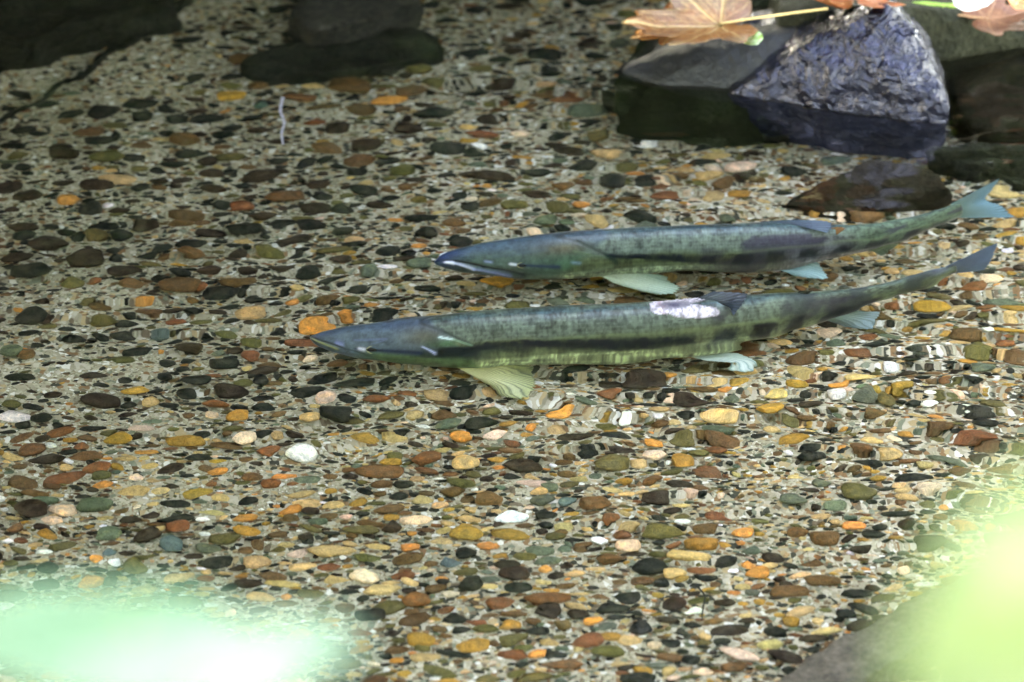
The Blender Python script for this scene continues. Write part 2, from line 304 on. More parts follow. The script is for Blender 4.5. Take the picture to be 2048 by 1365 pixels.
for (ox, oy, s), txt in HAND.values():
    for it in txt.split():
        a = it.split(','); stones.append((ox + float(a[0]) / s, oy + float(a[1]) / s, float(a[2]) / s, float(a[3]) / s, a[4]))
stones.sort(key=lambda s: -s[2] * s[3]); stones = stones[:300]
def tint(key, r):
    c = L(*PAL[key][0]); return np.clip(c * r.uniform(.78, 1.25) * (1 + r.normal(0, .05, 3)), .008, .85)
LAND = [((620, 670), "lower salmon's snout"), ((990, 765), "the yellow pectoral fin"), ((1180, 760), "lower salmon's belly"), ((1450, 735), "the pale pelvic fin"),
        ((1900, 560), "lower salmon's tail"), ((870, 530), "upper salmon's snout"), ((1290, 420), "upper salmon's back"), ((1950, 440), "upper salmon's tail"),
        ((680, 120), "the wide sunken boulder"), ((1750, 380), "the brown rock"), ((1380, 170), "the low flat rock"), ((200, 60), "the far sand bar"),
        ((1650, 1260), "the sunken log"), ((380, 1240), "the blurred broad leaf"), ((1900, 1080), "the blurred fern")]
taken = []                                    # (x, y, r) on the bed
used_labels = set(); rs = np.random.default_rng(11)
ORD = ["", "another ", "a third ", "a fourth ", "a fifth "]
names_near = []
for i, (px, py, pw, ph, key) in enumerate(stones):
    z = -.19
    for _ in range(3):
        p = under(px, py, z); z = float(bed_z(p[0], p[1])) + .35 * (ph * pscale(p) / .52) * .5
    m = pscale(p); a = pw * m / 2; b = min(ph * m / .52 / 2, a * 1.1); c = min(b * .62, a * .55)
    p[2] = z
    # several shapes, per-stone mesh so its surface colour is its own
    S = SH3[i % len(SH3)] * np.array([a, b, c]) * np.array([rs.choice([-1, 1]), 1, 1])
    th = rs.normal(.08, .12); S = S @ np.array([[math.cos(th), math.sin(th), 0], [-math.sin(th), math.cos(th), 0], [0, 0, 1]])
    base = tint(key, rs); nv = fbm(SH3[i % len(SH3)] * 2.2 + i, i, 3)
    alt = np.clip(base * np.array([1.6, 1.4, 1.1]) + .003, 0, .9); col = base + (alt - base) * sst(.0, .5, nv)[:, None]
    me = mesh_of("pebble", S, F3 if rs is not None else F3, col)
    o = link("pebble", me, M_PEB, None, p); o.rotation_euler = (rs.normal(0, .12), rs.normal(0, .10), 0)
    taken.append((p[0], p[1], a, b)); names_near.append(p)
    d = [math.hypot((px - q[0][0]) * .6, py - q[0][1]) for q in LAND]; k = int(np.argmin(d)); q = LAND[k]
    rel = "beside" if abs(px - q[0][0]) > 2.2 * abs(py - q[0][1]) else ("above" if py < q[0][1] else "below")
    j = min((jj for jj in range(len(stones)) if jj != i), key=lambda jj: math.hypot(px - stones[jj][0], 2 * (py - stones[jj][1])))
    size = "large" if pw > 70 else ("medium" if pw > 52 else "small")
    shp = "round" if pw < 1.7 * ph else ("long flat" if pw > 3 * ph else "oval")
    order = sorted((jj for jj in range(len(stones)) if jj != i), key=lambda jj: math.hypot(px - stones[jj][0], 2 * (py - stones[jj][1])))
    for jj in order[:6]:
        side = "just above" if stones[jj][1] > py + 8 else ("just below" if stones[jj][1] < py - 8 else "level with")
        lab = f"{size} {shp} {PAL[key][1]} pebble {side} {PAL[stones[jj][4]][1]} one, {rel} {q[1]}"
        if lab not in used_labels: break
    if lab in used_labels: print('SAME', lab)
    used_labels.add(lab)
    tag(o, lab, "pebble", "pebbles lying on the streambed")

# the small stones nobody could count: one object
cell = {}
def cell_add(x, y, a, b):
    k = (int(x // .04), int(y // .04)); cell.setdefault(k, []).append((x, y, a, b))
for t in taken: cell_add(*t)
def free(x, y, a, b, tight):
    k0, k1 = int(x // .04), int(y // .04)
    for i in range(k0 - 2, k0 + 3):
        for j in range(k1 - 2, k1 + 3):
            for (X, Y, A, B) in cell.get((i, j), ()):
                if ((x - X) / (a + A)) ** 2 + ((y - Y) / (b + B)) ** 2 < tight: return False
    return True
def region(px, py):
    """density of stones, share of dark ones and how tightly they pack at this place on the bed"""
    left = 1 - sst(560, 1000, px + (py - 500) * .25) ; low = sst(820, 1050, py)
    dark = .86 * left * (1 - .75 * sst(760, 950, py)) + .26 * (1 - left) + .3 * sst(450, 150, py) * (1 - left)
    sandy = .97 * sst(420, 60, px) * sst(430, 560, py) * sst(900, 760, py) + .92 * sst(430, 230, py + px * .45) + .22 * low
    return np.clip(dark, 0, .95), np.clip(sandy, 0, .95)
VV, FF, CC = [], [], []; off = 0; nst = 0
rs = np.random.default_rng(23)
def try_place(n, rlo, rhi, tight, SH, F, prob):
    global off, nst
    for _ in range(n):
        px = rs.uniform(-120, 2170); py = rs.uniform(-90, 1470)
        p = under(px, py, -.165); dk, sd_ = region(px, py)
        pp = prob(px, py, dk, sd_)
        if rs.random() > pp: continue
        r = math.exp(rs.uniform(math.log(rlo), math.log(rhi))); a = r * rs.uniform(1.0, 1.75); b = r * rs.uniform(.68, .95)
        if not free(p[0], p[1], a, b, tight): continue
        cell_add(p[0], p[1], a, b)
        c = b * rs.uniform(.4, .7); zz = float(bed_z(p[0], p[1])) + c * rs.uniform(-.3, .5)
        S = SH[rs.integers(len(SH))] * np.array([a * rs.choice([-1, 1]), b, c])
        th = rs.normal(.12 * dk, .28); tx = rs.normal(0, .16); ty = rs.normal(0, .14)
        cz, sz = math.cos(th), math.sin(th); S = S @ np.array([[cz, sz, 0], [-sz, cz, 0], [0, 0, 1]])
        S[:, 2] += S[:, 0] * ty + S[:, 1] * tx
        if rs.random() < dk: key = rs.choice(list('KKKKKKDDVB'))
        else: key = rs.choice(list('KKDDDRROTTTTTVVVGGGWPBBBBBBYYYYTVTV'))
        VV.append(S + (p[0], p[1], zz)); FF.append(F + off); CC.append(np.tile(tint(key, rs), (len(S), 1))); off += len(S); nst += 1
def patch(px, py): return float(np.clip(.8 + 1.5 * fbm(np.array([[px * .006, py * .012, 3.0]]), 77, 2)[0], .1, 1))
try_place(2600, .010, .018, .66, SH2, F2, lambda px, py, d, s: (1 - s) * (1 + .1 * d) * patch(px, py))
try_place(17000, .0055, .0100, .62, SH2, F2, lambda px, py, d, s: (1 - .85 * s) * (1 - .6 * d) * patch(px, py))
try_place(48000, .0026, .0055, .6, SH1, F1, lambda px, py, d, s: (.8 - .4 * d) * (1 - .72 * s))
print("small stones", nst)
o = link("gravel", mesh_of("gravel", np.concatenate(VV), np.concatenate(FF), np.concatenate(CC)), M_PEB); o['kind'] = 'stuff'

# ------------------------------------------------------------------ rocks: hull of measured corners, remeshed, broken up by noise
def rock(name, pts, voxel, mat, amp, scale, seed, ridge=0.0, smooth_it=3):
    bm = bmesh.new()
    for p in pts: bm.verts.new(tuple(p))
    bmesh.ops.convex_hull(bm, input=bm.verts[:]); me = bpy.data.meshes.new(name); bm.to_mesh(me); bm.free()
    o = bpy.data.objects.new(name, me); C.objects.link(o)
    md = o.modifiers.new("r", 'REMESH'); md.mode = 'VOXEL'; md.voxel_size = voxel
    ms = o.modifiers.new("s", 'SMOOTH'); ms.iterations = smooth_it; ms.factor = .5
    dg = bpy.context.evaluated_depsgraph_get(); m2 = bpy.data.meshes.new_from_object(o.evaluated_get(dg))
    bpy.data.objects.remove(o); n = len(m2.vertices)
    v = np.empty(n * 3, np.float32); m2.vertices.foreach_get("co", v); v = v.reshape(-1, 3)
    nn = np.empty(n * 3, np.float32); m2.vertices.foreach_get("normal", nn); nn = nn.reshape(-1, 3)
    d = amp * fbm(v * scale, seed, 5, .55) + ridge * (1 - 2 * np.abs(fbm(v * scale * .8, seed + 9, 4, .5)))
    v = v + nn * d[:, None]; m2.vertices.foreach_set("co", v.ravel()); m2.update()
    m2.polygons.foreach_set("use_smooth", np.ones(len(m2.polygons), bool))
    m2.materials.clear(); m2.materials.append(mat)
    # origin at its foot
    c = v.mean(0); c[2] = v[:, 2].min(); v -= c; m2.vertices.foreach_set("co", v.ravel()); m2.update()
    o = bpy.data.objects.new(name, m2); C.objects.link(o); o.location = c.tolist(); return o
def P(*a): return [at(x, y, z) for x, y, z in a]
def U(*a): return [under(x, y, z) for x, y, z in a]
front = P((1468, 186, 0), (1600, 196, 0), (1730, 222, 0), (1810, 240, 0), (1885, 246, 0))
below = [q + np.array([0, dy, -.2]) for q, dy in zip(front, (.05, .04, .05, .06, .06))]
main = front + below + P((1500, 160, .015), (1640, 100, .06), (1700, 50, .10), (1775, 12, .125), (1830, 60, .10), (1868, 130, .055), (1893, 215, .02), (1690, 130, .055), (1800, 150, .06))
main += [q + np.array([0, .22, 0]) for q in (front[0], front[-1], below[0], below[-1])] + [at(1775, 12, .125) + np.array([.01, .05, -.02])]
tag(rock("boulder", main, .0045, M_WET, .007, 22, 3, .006, 2), "jagged wet black rock shining blue, jutting from the water beside the maple leaf", "rock")
flat = P((1235, 150, -.004), (1310, 168, -.002), (1440, 176, 0), (1560, 160, 0), (1370, 95, .018), (1500, 70, .034), (1600, 45, .055), (1700, 30, .08), (1290, 125, .004)) 
flat += [q + np.array([0, -.02, -.2]) for q in flat[:4]] + [flat[0] + np.array([.1, .3, -.05]), flat[3] + np.array([.2, .3, .0]), flat[0] + np.array([.1, .3, -.2]), flat[3] + np.array([.2, .3, -.2])]
tag(rock("boulder", flat, .006, M_DAMP, .014, 12, 8, .005), "low damp grey rock with leaves on top behind the shiny black rock", "rock")
back = P((1560, 30, .07), (1640, 10, .10), (1900, 20, .06), (2080, 60, .02), (2120, 80, 0), (1880, 110, .01)); back = back + [q + np.array([0, .4, -.1]) for q in back] + [q + np.array([0, .1, -.25]) for q in back]
tag(rock("boulder", back, .01, M_ROCK, .012, 9, 21), "dark rounded bank rock behind, carrying the orange and green leaves", "rock")
def sunk(name, pts, zt, mat, label, amp=.006, voxel=.006, seed=1, zb=-.22):
    ps = U(*[(x, y, zt if len(r) == 0 else r[0]) for x, y, *r in pts]); ps += [np.array([q[0] + (q[0] - ps[0][0]) * .03, q[1], zb]) for q in ps]
    return tag(rock(name, ps, voxel, mat, amp, 16, seed), label, "rock")
sunk("boulder", [(475, 120), (560, 85), (700, 62), (830, 55), (890, 75), (885, 105), (800, 125), (640, 148), (540, 158), (490, 148)], -.125, M_ROCK, "wide dark sunken boulder lying alone on the gravel", .020, .007, 4)
sunk("boulder", [(575, 30), (620, 60), (700, 50), (840, 0), (800, -60), (620, -60)], -.07, M_SLAB, "dark angular slab sunk just behind the wide dark boulder", .014, .007, 5)
sunk("boulder", [(-80, 40), (60, 80), (115, 50), (200, 20), (340, -5), (330, -70), (-80, -80)], -.03, M_ROCK, "long dark rock on the sand bar at the far edge", .025, .008, 6)
sunk("boulder", [(-60, 110), (40, 105), (120, 70), (130, 45), (-60, 40)], -.06, M_ROCK, "small dark rock in front of the long one on the sand bar", .02, .007, 16)
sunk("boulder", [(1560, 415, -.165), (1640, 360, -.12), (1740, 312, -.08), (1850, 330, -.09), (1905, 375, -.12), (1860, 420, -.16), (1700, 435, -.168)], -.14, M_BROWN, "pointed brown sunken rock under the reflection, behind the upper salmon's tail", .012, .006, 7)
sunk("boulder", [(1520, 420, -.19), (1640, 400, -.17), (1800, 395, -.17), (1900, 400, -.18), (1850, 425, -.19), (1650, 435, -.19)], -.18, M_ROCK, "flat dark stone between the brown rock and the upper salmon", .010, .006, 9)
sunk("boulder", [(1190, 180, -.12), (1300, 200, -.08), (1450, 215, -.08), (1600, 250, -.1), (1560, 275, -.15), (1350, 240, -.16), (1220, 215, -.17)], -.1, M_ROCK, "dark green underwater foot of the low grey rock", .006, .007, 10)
sunk("boulder", [(1850, 300, -.1), (1960, 280, -.08), (2100, 290, -.06), (2100, 340, -.12), (1950, 345, -.14), (1880, 330, -.15)], -.1, M_ROCK, "added black rock standing in for bank shade beyond the tail fins", .02, .007, 12)  # dark rock put here to give the bank's shade in the water
sunk("boulder", [(1905, 60, -.05), (2120, 70, -.02), (2120, 270, -.08), (1990, 280, -.12), (1915, 225, -.1)], -.06, M_BROWN, "added brown rock standing in for bank reflection beyond the shiny black rock", .025, .007, 14)  # added ledge supplies the dark of the bank's shade and reflection
sunk("log", [(1530, 1400, -.15), (1610, 1320, -.12), (1720, 1250, -.11), (1880, 1175, -.10), (2100, 1090, -.08), (2100, 1150, -.08), (1830, 1300, -.10), (1640, 1420, -.13), (1450, 1440, -.14)], -.14, M_BARK, "weathered grey sunken log half hidden by the blurred fern", .014, .006, 13)['category'] = 'log'

# ------------------------------------------------------------------ tubes, sticks
def tube(pts, rad, seg=8):
    pts = [np.asarray(p, float) for p in pts]; V, F = [], []
    for i, p in enumerate(pts):
        t = pts[min(i + 1, len(pts) - 1)] - pts[max(i - 1, 0)]; t /= np.linalg.norm(t) + 1e-9
        a = np.cross(t, [0.1, .2, 1.0]); a /= np.linalg.norm(a) + 1e-9; b = np.cross(t, a); r = rad[i] if hasattr(rad, '__len__') else rad
        for k in range(seg): V.append(p + r * (math.cos(2 * math.pi * k / seg) * a + math.sin(2 * math.pi * k / seg) * b))
    for i in range(len(pts) - 1):
        for k in range(seg): F.append((i * seg + k, i * seg + (k + 1) % seg, (i + 1) * seg + (k + 1) % seg, (i + 1) * seg + k))
    F.append(tuple(range(seg))[::-1]); F.append(tuple((len(pts) - 1) * seg + k for k in range(seg))); return V, F
def smooth_path(pts, n=8):
    p = np.array(pts, float); t = np.linspace(0, len(p) - 1, n * (len(p) - 1) + 1); out = []
    for u in t:
        i = min(int(u), len(p) - 2); f = u - i; p0, p1, p2, p3 = p[max(i - 1, 0)], p[i], p[i + 1], p[min(i + 2, len(p) - 1)]
        out.append(.5 * (2 * p1 + (p2 - p0) * f + (2 * p0 - 5 * p1 + 4 * p2 - p3) * f * f + (3 * p1 - p0 - 3 * p2 + p3) * f ** 3))
    return out
def bedpt(px, py, up=.01):
    z = -.18
    for _ in range(4): p = under(px, py, z); z = float(bed_z(p[0], p[1])) + up
    p[2] = z; return p
def stick(name, pix, rad, mat, label, cat, up=.008):
    pts = smooth_path([bedpt(x, y, up) for x, y in pix]); rr = [rad * (1 - .5 * i / len(pts)) * (1 + .2 * math.sin(i * 1.7)) for i in range(len(pts))]
    v, f = tube(pts, rr); tag(link(name, mesh_of(name, v, f), mat), label, cat)
stick("stick", [(395, -20), (352, 22), (318, 34), (262, 84), (215, 104), (168, 150), (120, 166), (78, 205), (20, 228), (-40, 262)], .0075, M_ROCK, "long thin dark stick lying across the far sand bar", "stick")
stick("stick", [(1395, 1170), (1410, 1190), (1408, 1215), (1405, 1240)], .0013, M_ROCK, "short thin dark twig on pale gravel right of the black oval pebble".replace("right of", "past"), "stick", .02)
m_pale = mat_rock("pale_reflection", (.4, .38, .45), (.62, .58, .68), .5, .001, 60)
stick("twig_reflection", [(565, 195), (560, 222), (568, 245), (563, 268), (566, 292)], .0022, m_pale, "thin pale wavy root strand lying over the dark pebbles", "root", .03)  # solid strand stands in for a twig's pale reflection on the water

# ------------------------------------------------------------------ salmon
SI, CO = math.sin(R(48.4)), math.cos(R(48.4)); KS = math.sin(PITCH) / SI
def interp(tab, x, c): xs = [t[0] for t in tab]; return np.interp(x, xs, [t[c] for t in tab])
def smooth_tab(tab, xs, c):
    y = interp(tab, xs, c); k = 31; ker = np.hanning(k); ker /= ker.sum(); yp = np.pad(y, k // 2, mode='edge'); yp[:k//2] = 2*y[0]-y[1:k//2+1][::-1]; yp[-(k//2):] = 2*y[-1]-y[-k//2:-1][::-1]
    return np.convolve(yp, ker, 'valid')
def build_fish(name, prof, zc, ratio, paint, label, NR=460, NS=120):
    x0, x1 = prof[0][0], prof[-1][0]; t = np.linspace(0, 1, NR); xs = x0 + (x1 - x0) * (t ** 1.0)
    xs = x0 + (x1 - x0) * (t * .85 + .15 * t * t)                       # denser at the head
    top, bot = smooth_tab(prof, xs, 1), smooth_tab(prof, xs, 2)
    ctr = np.array([under(x, (a + b) / 2, zc) for x, a, b in zip(xs, top, bot)])
    r = np.interp(xs, [q[0] for q in ratio], [q[1] for q in ratio])
    px_t = np.maximum(bot - top, 1.0); nose = np.clip((xs - x0) / 22, 0, 1); px_t = px_t * (1 - (1 - nose) ** 2) ** .5 + .6
    h = np.array([pt * pscale(c) for pt, c in zip(px_t, ctr)]) / (KS * np.sqrt((r * SI) ** 2 + CO ** 2)); wd = h * r
    T = np.gradient(ctr, axis=0); T[:, 2] = 0; T /= np.linalg.norm(T, axis=1)[:, None]
    S = np.stack([T[:, 1], -T[:, 0], T[:, 0] * 0], -1)                    # towards the camera side (-y)
    ang = np.linspace(0, 2 * math.pi, NS, endpoint=False)
    ca, sa = np.cos(ang), np.sin(ang)
    sh = np.sign(ca) * np.abs(ca) ** .92; sv = np.sign(sa) * np.abs(sa) ** 1.0
    V = ctr[:, None] + S[:, None] * (wd / 2)[:, None, None] * sh[None, :, None] + np.array([0, 0, 1.0]) * (h / 2)[:, None, None] * sv[None, :, None]
    # where a point of the flank falls between back (0) and belly (1) as one sees it from the bank
    p_ = -(r[:, None] * .5 * np.abs(ca)[None]) * SI + .5 * sa[None] * CO; pm = .5 * np.sqrt((r * SI) ** 2 + CO ** 2)[:, None]
    s = .5 - .5 * p_ / pm; s = np.where(sa[None] < 0, np.maximum(s, .5), s)
    # top side beyond the ridge keeps s near 0
    X = np.repeat(xs[:, None], NS, 1); near = np.where(ca >= 0, 1.0, 0.0)[None] * np.ones_like(X)
    col, disp = paint(X, s, np.stack([X * .02, s * 3.0, near * 7.0], -1))
    nrm = S[:, None] * ca[None, :, None] / np.maximum(r, .2)[:, None, None] + np.array([0, 0, 1.0]) * sa[None, :, None]; nrm /= np.linalg.norm(nrm, axis=-1)[..., None]
    V = V + nrm * disp[..., None]
    v = V.reshape(-1, 3); i = np.arange(NR - 1)[:, None] * NS + np.arange(NS)[None]; j = np.arange(NR - 1)[:, None] * NS + (np.arange(NS)[None] + 1) % NS
    f = [tuple(q) for q in np.stack([i, j, j + NS, i + NS], -1).reshape(-1, 4)]
    f.append(tuple(range(NS))[::-1]); f.append(tuple((NR - 1) * NS + k for k in range(NS)))
    root = empty(name, ctr[NR // 2] - np.array([0, 0, float(h.max()) / 2])); tag(root, label, "fish", "salmon swimming side by side")
    col = col * (.60 + .5 * sst(.36, .55, col.mean(-1)))[..., None]; link("body", mesh_of("body", v, f, col.reshape(-1, 3)), M_FISH, root)  # skin darkened overall, painted glints on the heads stay bright
    def on_flank(px, sv_, out=0.0):                                        # a point on the near flank
        k = int(np.argmin(np.abs(xs - px))); c = [q for q in range(NS) if ca[q] >= 0]; q = min(c, key=lambda q: abs(s[k, q] - sv_)); return V[k, q] + nrm[k, q] * out, nrm[k, q]
    return root, on_flank
def fin(root, name, base, tips, zb, zt, c0, c1, rays=14, label=None, bulge=.0, cr=None, belly=0.0):
    """a webbed fin between its root line and its outer edge, both read off the picture; rays run from root to edge"""
    nu, nv = rays * 6 + 1, 22
    def poly(pp, n):
        q = np.array(pp, float); d = np.r_[0, np.cumsum(np.linalg.norm(np.diff(q[:, :2], axis=0), axis=1))]; u = np.linspace(0, d[-1], n); return np.stack([np.interp(u, d, q[:, k]) for k in range(q.shape[1])], -1)
    bz = [(x, y, zb if np.isscalar(zb) else zb[i]) for i, (x, y) in enumerate(base)]; tz = [(x, y, zt if np.isscalar(zt) else zt[i]) for i, (x, y) in enumerate(tips)]
    bw = np.array([under(*q) for q in bz]); tw = np.array([under(*q) for q in tz])
    def wpoly(q, n):
        q = np.array(smooth_path(q, 6)) if len(q) > 2 else q
        d = np.r_[0, np.cumsum(np.linalg.norm(np.diff(q, axis=0), axis=1))]; u = np.linspace(0, d[-1], n); return np.stack([np.interp(u, d, q[:, k]) for k in range(3)], -1)
    Bq, Tq = wpoly(bw, nu), wpoly(tw, nu); t = np.linspace(0, 1, nv); u = np.linspace(0, 1, nu)
    ln = np.linalg.norm(Tq - Bq, axis=1).mean(); ray_ = np.abs(np.sin(u * math.pi * rays)) ** .6
    edge = 1 + .025 * np.sin(u * math.pi * rays * 2 + 1) + .02 * vnoise(np.stack([u * 9, u * 0, u * 0], -1), 4)
    Pm = Bq[:, None] + (Tq - Bq)[:, None] * (t[None, :, None] * edge[:, None, None])
    nr = np.cross((Tq - Bq).mean(0), (Bq[-1] - Bq[0]) + (Tq[-1] - Tq[0])); nr /= np.linalg.norm(nr) + 1e-9
    nr = nr if nr[2] > 0 else -nr
    Pm = Pm + nr * ((1 - ray_)[:, None] * .0007 * np.sin(t * math.pi)[None] + bulge * np.sin(t * math.pi)[None] * 1.0 + .0015 * vnoise(np.stack([u[:, None] * 3 + t[None] * 2, t[None] * 3 + u[:, None] * 0, u[:, None] * 0 + t[None] * 0], -1), 7))[..., None]
    c0, c1 = np.array(c0), np.array(c1); cr = np.array(cr) if cr is not None else c0 * .55
    wm = (t[None] * .8 + .15 * vnoise(np.stack([u[:, None] * 6 + t[None] * 0, t[None] * 4 + u[:, None] * 0, u[:, None] * 0 + t[None] * 0], -1), 2))
    col = c0 + (c1 - c0) * np.clip(wm, 0, 1)[..., None]; dark = ((1 - ray_) ** 1.5)[:, None] * (.25 + .75 * t[None]); col = col + (cr - col) * (dark * .95)[..., None]
    V = Pm.reshape(-1, 3); i = np.arange(nu - 1)[:, None] * nv + np.arange(nv - 1)[None]; F = np.stack([i, i + nv, i + nv + 1, i + 1], -1).reshape(-1, 4)
    n = len(V); V2 = np.concatenate([V, V - nr * .0009]); F2_ = np.concatenate([F, F[:, ::-1] + n])
    rim = [];
    top_ = np.arange(nu) * nv + nv - 1; rim += [[a, b, b + n, a + n] for a, b in zip(top_[:-1], top_[1:])]
    for e in (np.arange(nv), (nu - 1) * nv + np.arange(nv)): rim += [[a, b, b + n, a + n] for a, b in zip(e[:-1], e[1:])]
    me = mesh_of(name, V2, np.concatenate([F2_, np.array(rim)]), np.concatenate([col.reshape(-1, 3)] * 2))
    o = link(name, me, M_FIN, root)
    if label: o['label'] = label
    return o
def eye(root, flank, px, s, r):
    c, n = flank(px, s, 0); bm = bmesh.new(); bmesh.ops.create_uvsphere(bm, u_segments=24, v_segments=16, radius=r)
    me = bpy.data.meshes.new("eye"); bm.to_mesh(me); bm.free(); me.polygons.foreach_set("use_smooth", np.ones(len(me.polygons), bool)); me.materials.append(M_EYE)
    o = bpy.data.objects.new("eye", me); C.objects.link(o); o.parent = root; o.location = Vector(c - n * r * .45) - root.location; o.scale = (1.25, 1, .9)
    ring = []
    bm = bmesh.new(); seg = 32
    for k in range(seg):
        for q in range(8):
            a = 2 * math.pi * k / seg; b = 2 * math.pi * q / 8; rr = r * 1.12 + r * .22 * math.cos(b); bm.verts.new((rr * math.cos(a) * 1.2, rr * math.sin(a) * .85, r * .22 * math.sin(b)))
    bm.verts.ensure_lookup_table()
    for k in range(seg):
        for q in range(8): bm.faces.new([bm.verts[x] for x in (k * 8 + q, ((k + 1) % seg) * 8 + q, ((k + 1) % seg) * 8 + (q + 1) % 8, k * 8 + (q + 1) % 8)])
    me = bpy.data.meshes.new("eye_ring"); bm.to_mesh(me); bm.free(); me.polygons.foreach_set("use_smooth", np.ones(len(me.polygons), bool))
    a = me.color_attributes.new("col", 'FLOAT_COLOR', 'POINT'); a.data.foreach_set("color", np.tile([.34, .33, .18, 1], len(me.vertices)).astype(np.float32)); me.materials.append(M_FISH)
    q = bpy.data.objects.new("eye_ring", me); C.objects.link(q); q.parent = root; q.location = Vector(c - n * r * .1) - root.location; q.rotation_euler = Vector(n).to_track_quat('Z', 'X').to_euler()
GREY = .84
def mixc(a, b, f): return a + (b - a) * np.asarray(f)[..., None]
def seg_mask(X, s, x0, s0, x1, s1, wd):
    """soft line on the flank from (x0,s0) to (x1,s1), half-width wd in s"""
    t = np.clip((X - x0) / (x1 - x0), 0, 1); sl = s0 + (s1 - s0) * t; inside = sst(min(x0, x1) - 6, min(x0, x1) + 2, X) * (1 - sst(max(x0, x1) - 2, max(x0, x1) + 6, X))
    return np.exp(-((s - sl) / wd) ** 2) * inside

def paint1(X, s, q):
    n1 = fbm(np.stack([X * .022, s * 4, q[..., 2] + X * 0], -1), 11, 4); n2 = fbm(np.stack([X * .09, s * 9, q[..., 2] + X * 0], -1), 12, 3); n3 = fbm(np.stack([X * .3, s * 22, q[..., 2] + X * 0], -1), 13, 2)
    back, mid, low = L(68, 94, 104), L(110, 126, 114), L(108, 122, 98)
    c = mixc(np.ones(X.shape + (3,)) * back, mid, sst(.02, .3, s + .1 * n1)); c = mixc(c, L(98, 112, 78), sst(.5, .68, s + .08 * n1) * (1 - sst(1500, 1620, X)))
    c = mixc(c, L(112, 108, 122), sst(1480, 1600, X) * sst(.15, .5, s) * .7 * (1 - sst(1680, 1760, X)))
    c = mixc(c, L(92, 116, 92), sst(1640, 1740, X) * .8)
    c = mixc(c, L(160, 176, 140), sst(.8, .9, s + .03 * n2) * (1 - sst(1450, 1600, X))); c = mixc(c, L(176, 164, 160), sst(.82, .95, s) * sst(1450, 1600, X) * .7)
    sp = sst(.28, .5, vnoise(np.stack([X * .16, s * 14, q[..., 2] + X * 0], -1), 91)) * (1 - sst(.35, .6, s)); c = c * (1 - .45 * sp)[..., None]; c = c * (1.14 + .75 * n2 + .5 * n3 + .35 * n1 + .26 * np.sin(X * .85 + s * 40) * np.sin(X * .85 - s * 40))[..., None]
    # grey vermiculation and violet blotches towards the tail
    bl = sst(.05, .3, fbm(np.stack([X * .02 + s * 1.2, s * 2.2, q[..., 2] + X * 0], -1), 31, 3)) * sst(1330, 1480, X); c = mixc(c, L(62, 56, 82), .8 * bl * sst(.1, .3, s))
    # lateral stripe: solid in front, blotches behind, dropping out at the tail root
    wave = .025 * n1 + .02 * n2; sc_ = np.interp(X, [1200, 1300, 1450, 1600, 1700, 1800, 1900], [.56, .66, .76, .74, .74, .8, .82]); wd = np.interp(X, [1200, 1350, 1500, 1700, 1900], [.055, .075, .12, .15, .13])
    brk = 1 - .75 * sst(1330, 1450, X) * sst(.35, .75, np.sin(X * .095 + 3.5 * s + 1.5 * n1) * .5 + .5 + .25 * n2)
    st = np.exp(-(((s - sc_ + wave * 1.6) / wd) ** 4)) * sst(1195, 1215, X) * (1 - .6 * sst(1820, 1900, X)) * brk; c = mixc(c, L(20, 30, 46), np.clip(st * (1 + .5 * n2) + .12 * n2 * st, 0, 1))
    ylw = np.exp(-(((s - sc_ + wd + .04) / .035) ** 2)) * sst(1380, 1500, X); c = mixc(c, L(150, 168, 120), .3 * ylw)
    # head
    hd = 1 - sst(1150, 1185, X + (s - .5) * 130 * 1.0 + 8 * n1)
    hc = mixc(np.ones(X.shape + (3,)) * L(76, 100, 114), L(96, 120, 108), sst(.2, .5, s + .1 * n1)); hc = mixc(hc, L(104, 98, 78), np.exp(-((X - 1120) / 60) ** 2 - ((s - .35) / .16) ** 2) * .9)
    hc = mixc(hc, L(76, 122, 88), np.exp(-((s - .72) / .18) ** 2) * sst(1040, 1150, X) * .9); hc = mixc(hc, L(38, 66, 112), (1 - sst(872, 960, X)) * (1 - sst(.3, .6, s) * .3)); hc = hc * (1.08 + .6 * n2 + .35 * n3 + .2 * n1)[..., None]
    c = mixc(c, hc, hd * (1 - sst(1215, 1235, X)))
    d = np.zeros_like(X)
    def ln(x0, s0, x1, s1, wd, colr, k, dep=0.0):
        nonlocal c, d
        m = seg_mask(X, s, x0, s0, x1, s1, wd); c = mixc(c, colr, np.clip(m * k, 0, 1)); d = d + dep * m
    ln(1106, .06, 1150, .22, .035, L(52, 56, 56), .8, -.001); ln(1150, .22, 1203, .54, .035, L(40, 48, 50), .85, -.0013)
    ln(1140, .42, 1203, .62, .03, L(120, 150, 110), .5, .0006); ln(1203, .56, 1224, .72, .07, L(34, 64, 58), .9)
    ln(1140, .88, 1215, .80, .03, L(140, 168, 130), .6)
    ln(886, .50, 960, .78, .05, L(20, 26, 40), 1.0, -.0022); ln(960, .78, 1045, .93, .04, L(20, 28, 42), .95, -.0018)
    ln(884, .62, 945, .86, .055, L(208, 216, 245), 1.0, .001); ln(945, .86, 1020, .97, .04, L(165, 180, 228), .85, .0008)
    ln(884, .60, 900, .68, .11, L(225, 230, 255), 1.0, .0015); ln(1035, .70, 1112, .72, .035, L(38, 62, 104), .95, -.0008)
    ln(968, .60, 982, .62, .05, L(170, 185, 235), .8); ln(1018, .66, 1030, .68, .045, L(225, 230, 250), 1.0); ln(1135, .66, 1150, .69, .025, L(150, 190, 215), .8)  # the whitest speck, beside the eye, is a painted glint
    ln(1030, .82, 1130, .86, .04, L(60, 92, 76), .6, -.0006); ln(985, .45, 1090, .35, .05, L(96, 120, 140), .35)
    c = mixc(c, L(70, 84, 96), (1 - sst(.0, .09, s)) * .5)
    return np.clip(c, .005, .8), d
